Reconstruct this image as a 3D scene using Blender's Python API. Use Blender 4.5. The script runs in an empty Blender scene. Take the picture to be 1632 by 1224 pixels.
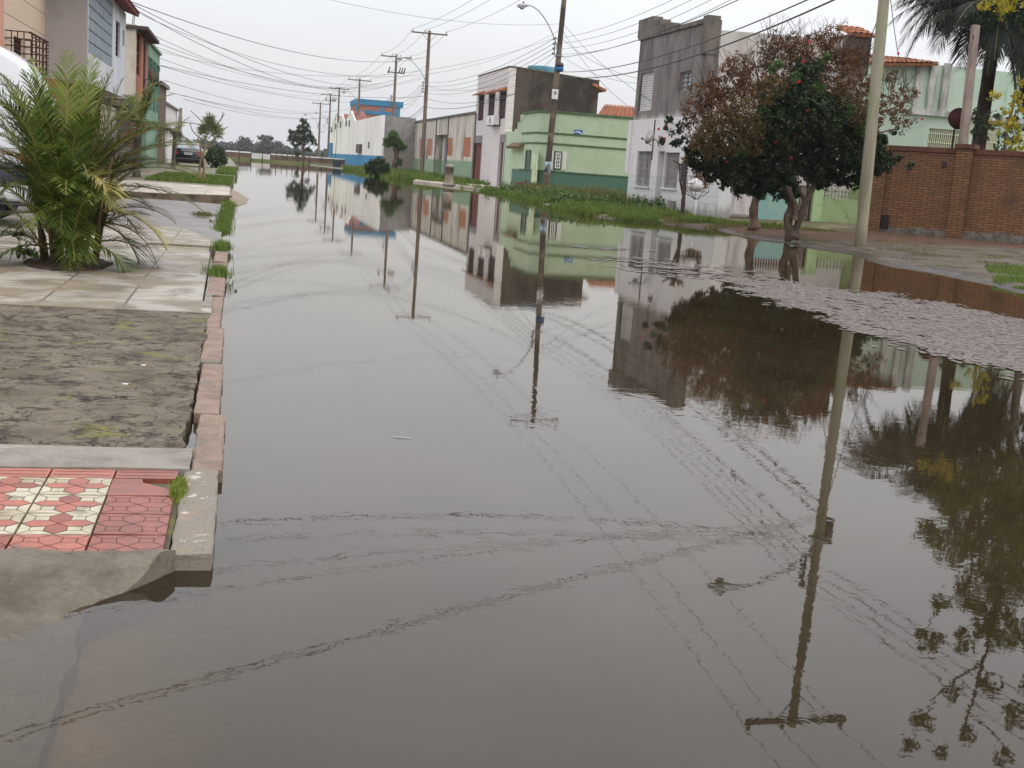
import bpy, bmesh, math, random
from mathutils import Vector, Matrix, noise
R = random.Random(7)
S = bpy.context.scene
COL = S.collection
rad = math.radians

# ---------------------------------------------------------------- camera
FPX, CAMH = 1950.0, 1.4
def pdir(x, y): return Vector(((x-816)/FPX, -(y-612)/FPX, -1.0))
_n = Vector((-.0725, 1)).normalized()
_up = -pdir(816+_n.x*FPX*FPX/342, 612+_n.y*FPX*FPX/342); _up.normalize()
_fw = pdir(385, 237.5); _fw -= _fw.dot(_up)*_up; _fw.normalize()
_rt = _fw.cross(_up)
M3 = Matrix((_rt, _fw, _up))
cd = bpy.data.cameras.new('camera'); cam = bpy.data.objects.new('camera', cd); COL.objects.link(cam)
cam.matrix_world = Matrix.Translation((0, 0, CAMH)) @ M3.to_4x4()
cd.sensor_width = 36; cd.lens = 36*FPX/1632; cd.clip_start = .05; cd.clip_end = 6000
S.camera = cam
# ---------------------------------------------------------------- world, sun, exposure
SUN_EL, SUN_AZ = rad(62), rad(150)
w = bpy.data.worlds.new('World'); S.world = w; w.use_nodes = True
nt = w.node_tree; N = nt.nodes; L = nt.links; N.clear()
out = N.new('ShaderNodeOutputWorld')
sky = N.new('ShaderNodeTexSky'); sky.sky_type = 'NISHITA'; sky.sun_disc = False
sky.sun_elevation = SUN_EL; sky.sun_rotation = SUN_AZ; sky.air_density = 1.5; sky.dust_density = 4
bgA = N.new('ShaderNodeBackground'); bgA.inputs[1].default_value = .05; L.new(sky.outputs[0], bgA.inputs[0])
tc = N.new('ShaderNodeTexCoord'); sx = N.new('ShaderNodeSeparateXYZ'); L.new(tc.outputs['Generated'], sx.inputs[0])
# overcast luminance: brighter overhead than at the horizon
mr = N.new('ShaderNodeFloatCurve'); cu = mr.mapping.curves[0]; cu.points[0].location = (0, .365); cu.points[1].location = (1, .74)
for q in ((.12, .43), (.3, .65), (.5, .76)): cu.points.new(*q)
mr.mapping.use_clip = False; mr.mapping.update(); L.new(sx.outputs[2], mr.inputs[1])
mr2 = N.new('ShaderNodeMath'); mr2.operation = 'MULTIPLY'; mr2.inputs[1].default_value = 2.0; L.new(mr.outputs[0], mr2.inputs[0]); mr = mr2
mp = N.new('ShaderNodeMapping'); mp.inputs['Scale'].default_value = (1, 1, 2.6); L.new(tc.outputs['Generated'], mp.inputs[0])
nz = N.new('ShaderNodeTexNoise'); nz.inputs['Scale'].default_value = 2.3; nz.inputs['Detail'].default_value = 4; L.new(mp.outputs[0], nz.inputs[0])
m2 = N.new('ShaderNodeMapRange'); m2.inputs[1].default_value = .3; m2.inputs[2].default_value = .7
m2.inputs[3].default_value = .91; m2.inputs[4].default_value = 1.08; L.new(nz.outputs[0], m2.inputs[0])
mm = N.new('ShaderNodeMath'); mm.operation = 'MULTIPLY'; L.new(mr.outputs[0], mm.inputs[0]); L.new(m2.outputs[0], mm.inputs[1])
bgB = N.new('ShaderNodeBackground'); bgB.inputs[0].default_value = (.95, .955, 1.0, 1); L.new(mm.outputs[0], bgB.inputs[1])
ad = N.new('ShaderNodeAddShader'); L.new(bgA.outputs[0], ad.inputs[0]); L.new(bgB.outputs[0], ad.inputs[1]); L.new(ad.outputs[0], out.inputs[0])
sd = bpy.data.lights.new('sun', 'SUN'); sd.energy = .5; sd.angle = rad(40); sd.color = (1, .97, .92)
so = bpy.data.objects.new('sun', sd); COL.objects.link(so); so.rotation_euler = (rad(90)-SUN_EL, 0, rad(180)-SUN_AZ)
S.view_settings.view_transform = 'Standard'; S.view_settings.look = 'None'; S.view_settings.exposure = 0; S.view_settings.gamma = 1
S.render.engine = 'CYCLES'
S.cycles.max_bounces = 6; S.cycles.diffuse_bounces = 3; S.cycles.glossy_bounces = 3; S.cycles.transparent_max_bounces = 6

# ---------------------------------------------------------------- survey helpers (photo direction -> point on a known plane)
def ray(px, py): return M3 @ pdir(px, py)
def at(px, py, z=0.0):
    d = ray(px, py); t = (z-CAMH)/d.z; return Vector((d.x*t, d.y*t, z))
def atY(px, py, Y):
    d = ray(px, py); t = Y/d.y; return Vector((d.x*t, Y, CAMH+d.z*t))
def atX(px, py, X):
    d = ray(px, py); t = X/d.x; return Vector((X, d.y*t, CAMH+d.z*t))
class F:
    def __init__(s, o, u, n): s.o = Vector(o); s.u = Vector(u).normalized(); s.n = Vector(n).normalized()
    def p(s, a, b, c=0): return s.o + s.u*a + Vector((0, 0, b)) + s.n*c
    def at(s, px, py, c=0):
        d = ray(px, py); o = s.o+s.n*c; q = Vector((0, 0, CAMH)); t = (o-q).dot(s.n)/d.dot(s.n); h = q+d*t-o
        return h.dot(s.u), h.z
    def rect(s, x0, y0, x1, y1, c=0):
        xm, ym = (x0+x1)/2, (y0+y1)/2
        return s.at(x0, ym, c)[0], s.at(x1, ym, c)[0], s.at(xm, y1, c)[1], s.at(xm, y0, c)[1]   # a0,a1,b0,b1
def FX(X): return F((X, 0, 0), (0, -1, 0), (-1, 0, 0))      # street front, right side
def FL(X): return F((X, 0, 0), (0, 1, 0), (1, 0, 0))        # street front, left side
def FY(Y): return F((0, Y, 0), (1, 0, 0), (0, -1, 0))       # wall facing the camera

# ---------------------------------------------------------------- materials
def rgb(r, g, b, k=1.0):
    f = lambda v: ((v/255+.055)/1.055)**2.4 if v > 10 else v/255/12.92
    return (f(r)*k, f(g)*k, f(b)*k, 1)
MC = {}
def nodes(name):
    m = bpy.data.materials.new(name); m.use_nodes = True; nt = m.node_tree
    return m, nt, nt.nodes, nt.links, nt.nodes['Principled BSDF']
def mapn(N, L, sc, src=None):
    g = N.new('ShaderNodeNewGeometry'); mp = N.new('ShaderNodeMapping'); mp.inputs['Scale'].default_value = sc
    L.new(src or g.outputs['Position'], mp.inputs[0]); return mp.outputs[0]
def noi(N, L, vec, scale, detail=6, rough=.6, dist=0):
    n = N.new('ShaderNodeTexNoise'); n.inputs['Scale'].default_value = scale; n.inputs['Detail'].default_value = detail
    n.inputs['Roughness'].default_value = rough; n.inputs['Distortion'].default_value = dist; L.new(vec, n.inputs['Vector']); return n.outputs[0]
def rng(N, L, v, a, b, c=0., d=1.):
    m = N.new('ShaderNodeMapRange'); m.interpolation_type = 'SMOOTHSTEP'
    for i, k in enumerate((a, b, c, d)): m.inputs[i+1].default_value = k
    L.new(v, m.inputs[0]); return m.outputs[0]
def mix(N, L, f, a, b, mode='MIX'):
    m = N.new('ShaderNodeMix'); m.data_type = 'RGBA'; m.blend_type = mode
    for s, v in ((0, f), (6, a), (7, b)):
        if isinstance(v, (tuple, list, float, int)): m.inputs[s].default_value = v
        else: L.new(v, m.inputs[s])
    return m.outputs[2]
def math_(N, L, op, a, b=0.):
    m = N.new('ShaderNodeMath'); m.operation = op
    for i, v in enumerate((a, b)):
        if isinstance(v, (float, int)): m.inputs[i].default_value = v
        else: L.new(v, m.inputs[i])
    return m.outputs[0]
def bumpn(N, L, B, h, strength, dist=.02):
    b = N.new('ShaderNodeBump'); b.inputs['Strength'].default_value = strength; b.inputs['Distance'].default_value = dist
    L.new(h, b.inputs['Height']); L.new(b.outputs[0], B.inputs['Normal']); return b
def mat(name, c1, c2=None, sc=2., st=1., lo=.4, hi=.65, c3=None, sc3=1., lo3=.5, hi3=.7, st3=1., rough=.85, bump=.25, bsc=30., fine=.12, metal=0., spec=.3, base=None, pattern=None):
    """weathered surface: c1 with patches of c2 (streaked when st<1) and c3; base=(height, colour, softness) = a painted or damp skirting"""
    if name in MC: return MC[name]
    m, nt, N, L, B = nodes(name)
    col = c1
    if pattern: col = pattern(N, L, B)
    tide = bool(base)
    if c2: col = mix(N, L, rng(N, L, noi(N, L, mapn(N, L, (1, 1, st)), sc, 8, .65), lo, hi), col, c2)
    if c3: col = mix(N, L, rng(N, L, noi(N, L, mapn(N, L, (1, 1, st3)), sc3, 7, .6, .3), lo3, hi3), col, c3)
    if base:
        g = N.new('ShaderNodeNewGeometry'); s = N.new('ShaderNodeSeparateXYZ'); L.new(g.outputs['Position'], s.inputs[0])
        nn = noi(N, L, mapn(N, L, (1, 1, 1)), 1.5, 3)
        hh = math_(N, L, 'ADD', s.outputs[2], math_(N, L, 'MULTIPLY', math_(N, L, 'SUBTRACT', nn, .5), base[2]*2))
        col = mix(N, L, rng(N, L, hh, base[0]-max(base[2], .005), base[0]+max(base[2], .005)), base[1], col)
    if tide:   # flood and splash dirt along the foot of the wall
        zz_ = math_(N, L, 'ADD', s.outputs[2], math_(N, L, 'MULTIPLY', math_(N, L, 'SUBTRACT', noi(N, L, mapn(N, L, (1, 1, .4)), 2.2, 6, .7), .5), 1.3))
        col = mix(N, L, rng(N, L, zz_, .75, .1, 0, .65), col, rgb(98, 92, 76))
    f = noi(N, L, mapn(N, L, (1, 1, 1)), bsc, 6, .7)
    v = rng(N, L, f, .25, .75, 1-fine, 1+fine)
    hs = N.new('ShaderNodeVectorMath'); hs.operation = 'SCALE'
    if isinstance(col, tuple): hs.inputs[0].default_value = col[:3]
    else: L.new(col, hs.inputs[0])
    L.new(v, hs.inputs['Scale']); L.new(hs.outputs[0], B.inputs['Base Color'])
    B.inputs['Roughness'].default_value = rough; B.inputs['Metallic'].default_value = metal; B.inputs['Specular IOR Level'].default_value = spec
    if bump and not pattern: bumpn(N, L, B, f, bump, .01)
    MC[name] = m; return m
def brickpat(axis, c1, c2, mortar, bw=.24, rh=.08, ms=.012, off=.5, bump=.5, dist=.01):
    def fn(N, L, B):
        g = N.new('ShaderNodeNewGeometry'); s = N.new('ShaderNodeSeparateXYZ'); L.new(g.outputs['Position'], s.inputs[0])
        cb = N.new('ShaderNodeCombineXYZ'); L.new(s.outputs[{'x': 0, 'y': 1}[axis[0]]], cb.inputs[0]); L.new(s.outputs[{'z': 2, 'y': 1}[axis[1]]], cb.inputs[1])
        b = N.new('ShaderNodeTexBrick'); b.offset = off; b.inputs['Scale'].default_value = 1; b.inputs['Brick Width'].default_value = bw
        b.inputs['Row Height'].default_value = rh; b.inputs['Mortar Size'].default_value = ms; b.inputs['Mortar Smooth'].default_value = .3
        b.inputs['Color1'].default_value = c1; b.inputs['Color2'].default_value = c2; b.inputs['Mortar'].default_value = mortar
        L.new(cb.outputs[0], b.inputs['Vector'])
        inv = math_(N, L, 'SUBTRACT', 1., b.outputs['Fac']); bumpn(N, L, B, inv, bump, dist)
        return b.outputs[0]
    return fn
def leafmat(name, c1, c2, trans=.3, rough=.5):
    if name in MC: return MC[name]
    m, nt, N, L, B = nodes(name); g = N.new('ShaderNodeNewGeometry')
    col = mix(N, L, g.outputs['Random Per Island'], c1, c2)
    L.new(col, B.inputs['Base Color']); B.inputs['Roughness'].default_value = rough; B.inputs['Specular IOR Level'].default_value = .35
    t = N.new('ShaderNodeBsdfTranslucent'); L.new(col, t.inputs[0]); mx = N.new('ShaderNodeMixShader'); mx.inputs[0].default_value = trans
    L.new(B.outputs[0], mx.inputs[1]); L.new(t.outputs[0], mx.inputs[2]); L.new(mx.outputs[0], N['Material Output'].inputs[0])
    MC[name] = m; return m
def plain(name, c, rough=.5, metal=0., spec=.5, coat=0.):
    if name in MC: return MC[name]
    m, nt, N, L, B = nodes(name)
    B.inputs['Base Color'].default_value = c; B.inputs['Roughness'].default_value = rough; B.inputs['Metallic'].default_value = metal
    B.inputs['Specular IOR Level'].default_value = spec; B.inputs['Coat Weight'].default_value = coat; MC[name] = m; return m

# ---------------------------------------------------------------- mesh builder
def wloc(o):
    v = Vector(o.location)
    return v+wloc(o.parent) if o.parent else v
class MB:
    def __init__(s): s.v = []; s.f = []; s.mi = []; s.m = 0; s.sm = []
    def face(s, pts, sm=False):
        i = len(s.v); s.v += [Vector(p) for p in pts]; s.f.append(tuple(range(i, i+len(pts)))); s.mi.append(s.m); s.sm.append(sm)
    def raw(s, vs, fs, sm=False):
        i = len(s.v); s.v += [Vector(p) for p in vs]
        for f in fs: s.f.append(tuple(k+i for k in f)); s.mi.append(s.m); s.sm.append(sm)
    def hexa(s, p):   # 8 points: 4 bottom loop, 4 top loop
        s.raw(p, [(0, 3, 2, 1), (4, 5, 6, 7), (0, 1, 5, 4), (1, 2, 6, 5), (2, 3, 7, 6), (3, 0, 4, 7)])
    def box(s, x0, x1, y0, y1, z0, z1):
        s.hexa([(x0, y0, z0), (x1, y0, z0), (x1, y1, z0), (x0, y1, z0), (x0, y0, z1), (x1, y0, z1), (x1, y1, z1), (x0, y1, z1)])
    def fb(s, f, a0, a1, b0, b1, c0, c1):
        s.hexa([f.p(a0, b0, c1), f.p(a1, b0, c1), f.p(a1, b0, c0), f.p(a0, b0, c0), f.p(a0, b1, c1), f.p(a1, b1, c1), f.p(a1, b1, c0), f.p(a0, b1, c0)])
    def prism(s, f, pts, c0, c1):   # polygon in frame plane, extruded along the normal
        n = len(pts); A = [f.p(a, b, c1) for a, b in pts]; Bk = [f.p(a, b, c0) for a, b in pts]
        s.raw(A+Bk, [tuple(range(n)), tuple(range(2*n-1, n-1, -1))]+[(i, i+n, (i+1) % n+n, (i+1) % n) for i in range(n)])
    def slab(s, pts, z0, z1):       # ground polygon
        n = len(pts); P = [(p[0], p[1], z0) for p in pts]+[(p[0], p[1], z1) for p in pts]
        s.raw(P, [tuple(range(n-1, -1, -1)), tuple(range(n, 2*n))]+[(i, (i+1) % n, (i+1) % n+n, i+n) for i in range(n)])
    def tube(s, pts, r, k=6, cap=True, sm=True):
        pts = [Vector(p) for p in pts]; n = len(pts); rr = r if isinstance(r, (list, tuple)) else [r]*n
        vs = []; X = None
        for i, p in enumerate(pts):
            d = (pts[min(i+1, n-1)]-pts[max(i-1, 0)]).normalized()
            if X is None: X = d.orthogonal().normalized()
            X = (X-d*X.dot(d)); X = X.normalized() if X.length > 1e-6 else d.orthogonal().normalized()
            Y = d.cross(X)
            vs += [p+(X*math.cos(t*2*math.pi/k)+Y*math.sin(t*2*math.pi/k))*rr[i] for t in range(k)]
        fs = [(i*k+t, i*k+(t+1) % k, (i+1)*k+(t+1) % k, (i+1)*k+t) for i in range(n-1) for t in range(k)]
        if cap: fs += [tuple(range(k-1, -1, -1)), tuple(range((n-1)*k, n*k))]
        s.raw(vs, fs, sm)
    def lathe(s, c, prof, k=12, ax=None):  # prof [(r,h)] about axis through c
        ax = Vector(ax or (0, 0, 1)).normalized(); s.tube([Vector(c)+ax*h for r, h in prof], [max(r, .001) for r, h in prof], k)
    def build(s, name, mats, parent=None, org=None, bevel=0, smooth=None):
        me = bpy.data.meshes.new(name); o = bpy.data.objects.new(name, me); COL.objects.link(o)
        if parent: base = wloc(parent); o.parent = parent
        else:
            if org is None:
                xs = [v.x for v in s.v]; ys = [v.y for v in s.v]
                org = ((min(xs)+max(xs))/2, (min(ys)+max(ys))/2, min(v.z for v in s.v))
            base = Vector(org); o.location = base
        me.from_pydata([tuple(v-base) for v in s.v], [], s.f)
        for m in (mats if isinstance(mats, (list, tuple)) else [mats]): me.materials.append(m)
        me.polygons.foreach_set('material_index', s.mi); me.polygons.foreach_set('use_smooth', s.sm if smooth is None else [smooth]*len(s.f)); me.update()
        if bevel:
            b = o.modifiers.new('bevel', 'BEVEL'); b.width = bevel; b.segments = 2; b.limit_method = 'ANGLE'
        return o
def tag(o, label, cat, group=None):
    o['label'] = label; o['category'] = cat
    if group: o['group'] = group
    return o
def thing(name, loc, label, cat, group=None):
    o = bpy.data.objects.new(name, None); COL.objects.link(o); o.location = loc; o.empty_display_size = .2
    return tag(o, label, cat, group)
def struct(o): o['kind'] = 'structure'; return o
def copy_thing(root, loc, label):
    c = root.copy(); COL.objects.link(c); c.location = loc; c['label'] = label
    for ch in list(root.children):
        d = ch.copy(); COL.objects.link(d); d.parent = c
        for g in ch.children: e = g.copy(); COL.objects.link(e); e.parent = d
    return c

# ---------------------------------------------------------------- wall with openings
def wall(mb, f, a0, a1, b0, b1, D, ops=(), cb=0.0):
    """solid block c in [-D,cb]; openings (a0,a1,b0,b1,recess) cut in its front"""
    A = sorted({a0, a1} | {min(max(v, a0), a1) for o in ops for v in o[:2]}); Bs = sorted({b0, b1} | {min(max(v, b0), b1) for o in ops for v in o[2:4]})
    for i in range(len(A)-1):
        for j in range(len(Bs)-1):
            am, bm = (A[i]+A[i+1])/2, (Bs[j]+Bs[j+1])/2
            if A[i+1]-A[i] < 1e-6 or Bs[j+1]-Bs[j] < 1e-6: continue
            if any(o[0] < am < o[1] and o[2] < bm < o[3] for o in ops): continue
            mb.face([f.p(A[i], Bs[j], cb), f.p(A[i+1], Bs[j], cb), f.p(A[i+1], Bs[j+1], cb), f.p(A[i], Bs[j+1], cb)])
    for p, q, r, s, d in ops:
        c = cb-d
        mb.face([f.p(p, r, c), f.p(q, r, c), f.p(q, s, c), f.p(p, s, c)])
        mb.face([f.p(p, r, cb), f.p(p, r, c), f.p(p, s, c), f.p(p, s, cb)]); mb.face([f.p(q, r, c), f.p(q, r, cb), f.p(q, s, cb), f.p(q, s, c)])
        mb.face([f.p(p, r, cb), f.p(q, r, cb), f.p(q, r, c), f.p(p, r, c)]); mb.face([f.p(p, s, c), f.p(q, s, c), f.p(q, s, cb), f.p(p, s, cb)])
    mb.face([f.p(a0, b0, -D), f.p(a0, b0, cb), f.p(a0, b1, cb), f.p(a0, b1, -D)]); mb.face([f.p(a1, b0, cb), f.p(a1, b0, -D), f.p(a1, b1, -D), f.p(a1, b1, cb)])
    mb.face([f.p(a0, b1, cb), f.p(a1, b1, cb), f.p(a1, b1, -D), f.p(a0, b1, -D)]); mb.face([f.p(a1, b0, -D), f.p(a0, b0, -D), f.p(a0, b1, -D), f.p(a1, b1, -D)])
    mb.face([f.p(a0, b0, -D), f.p(a1, b0, -D), f.p(a1, b0, cb), f.p(a0, b0, cb)])
def bars(mb, f, a0, a1, b0, b1, c, n, m, r=.012):
    for i in range(n): a = a0+(a1-a0)*(i+.5)/n; mb.fb(f, a-r, a+r, b0, b1, c-r, c+r)
    for j in range(m): b = b0+(b1-b0)*(j+.5)/m; mb.fb(f, a0, a1, b-r, b+r, c+r+.001, c+2*r)
GLASS = plain('dark_glass', (.02, .022, .025, 1), .08, 0, .6)
def window(root, f, r, c=-.12, fm=None, pm=None, name='window', nv=1, nh=0, w=.05, sill=None, gr=None, shut=None):
    a0, a1, b0, b1 = r
    m = MB(); m.fb(f, a0+.004, a1-.004, b0+.004, b0+w, c-.03, c+.03); m.fb(f, a0+.004, a1-.004, b1-w, b1-.004, c-.03, c+.03)
    m.fb(f, a0+.004, a0+w, b0+w, b1-w, c-.03, c+.03); m.fb(f, a1-w, a1-.004, b0+w, b1-w, c-.03, c+.03)
    for i in range(1, nv+1):
        a = a0+(a1-a0)*i/(nv+1); m.fb(f, a-w*.3, a+w*.3, b0+w, b1-w, c-.02, c+.02)
    for i in range(1, nh+1):
        b = b0+(b1-b0)*i/(nh+1); m.fb(f, a0+w, a1-w, b-w*.3, b+w*.3, c-.018, c+.022)
    o = m.build(name, fm, root)
    p = MB(); p.fb(f, a0+w*.5, a1-w*.5, b0+w*.5, b1-w*.5, c-.028, c-.022); p.build('pane', pm or GLASS, o)
    if gr:
        g = MB(); bars(g, f, a0+.02, a1-.02, b0+.02, b1-.02, c+.09, gr[0], gr[1], gr[3] if len(gr) > 3 else .012); g.build('grille', gr[2], o)
    if sill:
        s = MB(); s.fb(f, a0-.08, a1+.08, b0-.07, b0-.002, -.02, .07); s.build('sill', sill, o)
    return o
def door(root, f, r, c, m, name='door', planks=0, hm=None):
    a0, a1, b0, b1 = r; mb = MB(); mb.fb(f, a0+.003, a1-.003, b0+.003, b1-.003, c-.03, c)
    for i in range(planks):
        a = a0+(a1-a0)*(i+.5)/planks; w = (a1-a0)/planks*.42; mb.fb(f, a-w, a+w, b0+.08, b1-.08, c+.001, c+.016)
    o = mb.build(name, m, root)
    if hm: h = MB(); h.fb(f, a1-.14, a1-.1, (b0+b1)/2-.1, (b0+b1)/2+.02, c+.02, c+.07); h.build('handle', hm, o)
    return o

# ================================================================ GROUND, WATER, BANKS
def sstep(a, b, x): t = min(max((x-a)/(b-a), 0), 1); return t*t*(3-2*t)
m_soil = mat('soil_far', rgb(112, 112, 92), rgb(88, 104, 56), sc=.4, rough=1)
mb = MB(); mb.face([(-3000, -3000, -.32), (3000, -3000, -.32), (3000, 4000, -.32), (-3000, 4000, -.32)])
struct(mb.build('ground', m_soil, org=(0, 0, -.32)))

WL = [at(*p) for p in [(1632, 470), (1560, 450), (1500, 438), (1400, 418), (1330, 400), (1240, 384), (1190, 378), (1130, 364), (1060, 357), (1000, 352), (940, 345), (880, 330), (850, 319), (800, 309), (760, 303), (700, 294), (660, 288), (610, 283), (585, 276), (545, 269.5)]]
WLp = sorted([(p.y, p.x) for p in WL]); WLp = [(3, 8.2), (10, 10.6)]+WLp
WLs = [WLp[0]]
for q in WLp[1:]:
    if q[0] > WLs[-1][0]+.4: WLs.append(q)
WLs += [(172, 8.5), (178, 7)]
def xw(Y):
    if Y <= WLs[0][0]: return WLs[0][1]
    for (y0, x0), (y1, x1) in zip(WLs, WLs[1:]):
        if Y <= y1: return x0+(x1-x0)*(Y-y0)/(y1-y0)
    return WLs[-1][1]
def bankz(X, Y):
    d = X-xw(Y)
    if d < 0: return max(-.3, d*.25)
    h = .07*sstep(0, .5, d)+.016*min(d, 3)+.018*max(min(d-3, 7), 0)*sstep(60, 45, Y)+.004*max(min(d-3, 7), 0)*sstep(45, 60, Y)
    h += .03*noise.noise(Vector((X*.7, Y*.7, 0)))*sstep(0, 1, d)+.012*noise.noise(Vector((X*3, Y*3, 0)))
    return h
def bankmat():
    m, nt, N, L, B = nodes('bank_surface')
    g = N.new('ShaderNodeNewGeometry'); s = N.new('ShaderNodeSeparateXYZ'); L.new(g.outputs['Position'], s.inputs[0])
    P = mapn(N, L, (1, 1, 1))
    n1 = noi(N, L, P, .9, 8, .7); n2 = noi(N, L, P, 3.5, 8, .7); n3 = noi(N, L, P, 30, 6, .7)
    pav = mix(N, L, rng(N, L, n1, .35, .65), rgb(76, 66, 57), rgb(106, 96, 84)); pav = mix(N, L, rng(N, L, n2, .55, .75), pav, rgb(58, 52, 42))
    pav = mix(N, L, rng(N, L, noi(N, L, P, 1.7, 6), .55, .7), pav, rgb(92, 92, 46))
    br = N.new('ShaderNodeTexBrick'); br.offset = 0; br.inputs['Scale'].default_value = 1; br.inputs['Brick Width'].default_value = 1.1; br.inputs['Row Height'].default_value = 1.1
    br.inputs['Mortar Size'].default_value = .02; br.inputs['Color1'].default_value = (1, 1, 1, 1); br.inputs['Color2'].default_value = (.85, .85, .85, 1); br.inputs['Mortar'].default_value = (.3, .3, .25, 1)
    mpp = N.new('ShaderNodeMapping'); mpp.inputs['Rotation'].default_value = (0, 0, .25); L.new(g.outputs['Position'], mpp.inputs[0])
    vd = N.new('ShaderNodeVectorMath'); vd.operation = 'ADD'; L.new(mpp.outputs[0], vd.inputs[0])
    cn = N.new('ShaderNodeTexNoise'); cn.inputs['Scale'].default_value = 1.2; L.new(P, cn.inputs[0]); vs = N.new('ShaderNodeVectorMath'); vs.operation = 'SCALE'; vs.inputs['Scale'].default_value = .12; L.new(cn.outputs['Color'], vs.inputs[0]); L.new(vs.outputs[0], vd.inputs[1])
    L.new(vd.outputs[0], br.inputs['Vector']); pav = mix(N, L, 1., pav, br.outputs[0], 'MULTIPLY')
    dirt = mix(N, L, rng(N, L, n2, .4, .6), rgb(104, 92, 72), rgb(74, 82, 40)); dirt = mix(N, L, rng(N, L, n1, .5, .62), dirt, rgb(126, 112, 92))
    litter = mix(N, L, rng(N, L, noi(N, L, P, 9, 5, .8), .5, .6), rgb(70, 52, 38), rgb(112, 74, 50))
    yy = math_(N, L, 'ADD', s.outputs[1], math_(N, L, 'MULTIPLY', math_(N, L, 'SUBTRACT', n1, .5), 5.))
    dirt = mix(N, L, rng(N, L, yy, 39.5, 36.5), dirt, litter)
    c = mix(N, L, rng(N, L, yy, 32.5, 30), dirt, pav)
    # damp band just above the water
    wet = rng(N, L, math_(N, L, 'ADD', s.outputs[2], math_(N, L, 'MULTIPLY', n2, .05)), .045, .11)
    c = mix(N, L, wet, mix(N, L, 1., c, (.45, .43, .4, 1), 'MULTIPLY'), c)
    L.new(c, B.inputs['Base Color']); L.new(rng(N, L, wet, 0, 1, .35, .9), B.inputs['Roughness']); B.inputs['Specular IOR Level'].default_value = .3
    bumpn(N, L, B, math_(N, L, 'ADD', n3, n2), .5, .02)
    return m
ys = []; y = 3.0
while y < 178: ys.append(y); y += .22 if y < 50 else (.5 if y < 90 else 1.5)
ds = [-1.2, -.6, -.25, -.1, 0, .1, .2, .35, .5, .7, .9, 1.2, 1.5, 1.9, 2.3, 2.8, 3.3, 3.9, 4.5, 5.2, 6, 7, 8, 9, 10, 12, 15, 20, 30, 60]
vs = []; fs = []
for i, y in enumerate(ys):
    for d in ds:
        j = (noise.noise(Vector((y*1.3, 5, 0)))*.18+noise.noise(Vector((y*.4, 9, 0)))*.3) if d < 2 else 0
        X = xw(y)+d; vs.append((X+j, y, bankz(X, y)))
k = len(ds)
for i in range(len(ys)-1):
    for j in range(k-1): fs.append((i*k+j, i*k+j+1, (i+1)*k+j+1, (i+1)*k+j))
mb = MB(); mb.raw(vs, fs, True); struct(mb.build('pavement', bankmat(), org=(15, 30, 0)))

# water -----------------------------------------------------------
def watermat():
    m, nt, N, L, B = nodes('flood_water')
    N.remove(B); g = N.new('ShaderNodeNewGeometry'); s = N.new('ShaderNodeSeparateXYZ'); L.new(g.outputs['Position'], s.inputs[0])
    mp1 = mapn(N, L, (1, 1, 1))
    a = noi(N, L, mp1, 8.0, 3, .5, .6); b = noi(N, L, mp1, 1.1, 3, .5); c = noi(N, L, mapn(N, L, (.25, .6, 1)), .35, 3, .5)
    calm = rng(N, L, c, .45, .7, .3, 1.)
    h = math_(N, L, 'ADD', math_(N, L, 'MULTIPLY', a, .0006), math_(N, L, 'MULTIPLY', b, .0006))
    h = math_(N, L, 'MULTIPLY', h, calm)
    bp = N.new('ShaderNodeBump'); bp.inputs['Strength'].default_value = 1; bp.inputs['Distance'].default_value = 1; L.new(h, bp.inputs['Height'])
    gl = N.new('ShaderNodeBsdfGlossy'); gl.inputs['Roughness'].default_value = .015; gl.inputs['Color'].default_value = (1, .97, .92, 1); L.new(bp.outputs[0], gl.inputs['Normal'])
    df = N.new('ShaderNodeBsdfDiffuse')
    mud = mix(N, L, rng(N, L, noi(N, L, mp1, .5, 5), .35, .65), rgb(42, 34, 22), rgb(52, 43, 30))
    L.new(mud, df.inputs[0])
    tr = N.new('ShaderNodeBsdfTransparent'); tr.inputs[0].default_value = (.78, .73, .64, 1)
    # shallow clear water over the ramp and right at the kerbs, silty elsewhere
    nn = math_(N, L, 'MULTIPLY', math_(N, L, 'SUBTRACT', b, .5), .12)
    xx = math_(N, L, 'ADD', s.outputs[0], nn)
    near = rng(N, L, s.outputs[1], 4.6, 4.2)
    op = rng(N, L, xx, -.6, .5, .2, .99)
    op = math_(N, L, 'MAXIMUM', op, math_(N, L, 'MULTIPLY', math_(N, L, 'SUBTRACT', 1., near), .93))
    mx = N.new('ShaderNodeMixShader'); L.new(op, mx.inputs[0]); L.new(tr.outputs[0], mx.inputs[1]); L.new(df.outputs[0], mx.inputs[2])
    fr = N.new('ShaderNodeFresnel'); fr.inputs['IOR'].default_value = 1.34; L.new(bp.outputs[0], fr.inputs['Normal'])
    m2 = N.new('ShaderNodeMixShader'); L.new(fr.outputs[0], m2.inputs[0]); L.new(mx.outputs[0], m2.inputs[1]); L.new(gl.outputs[0], m2.inputs[2])
    L.new(m2.outputs[0], N['Material Output'].inputs[0]); return m
mb = MB(); mb.face([(-8, -6, 0), (40, -6, 0), (40, 178, 0), (-8, 178, 0)])
struct(mb.build('water', watermat(), org=(0, 0, 0)))

# road bed under the water
m_bed = mat('road_bed', rgb(120, 100, 72), rgb(140, 116, 86), sc=3, rough=.9)
mb = MB(); mb.face([(-.42, -3, -.12), (16, -3, -.24), (16, 175, -.24), (-.42, 175, -.12)]); struct(mb.build('road', m_bed, org=(4, 10, -.2)))

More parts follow.
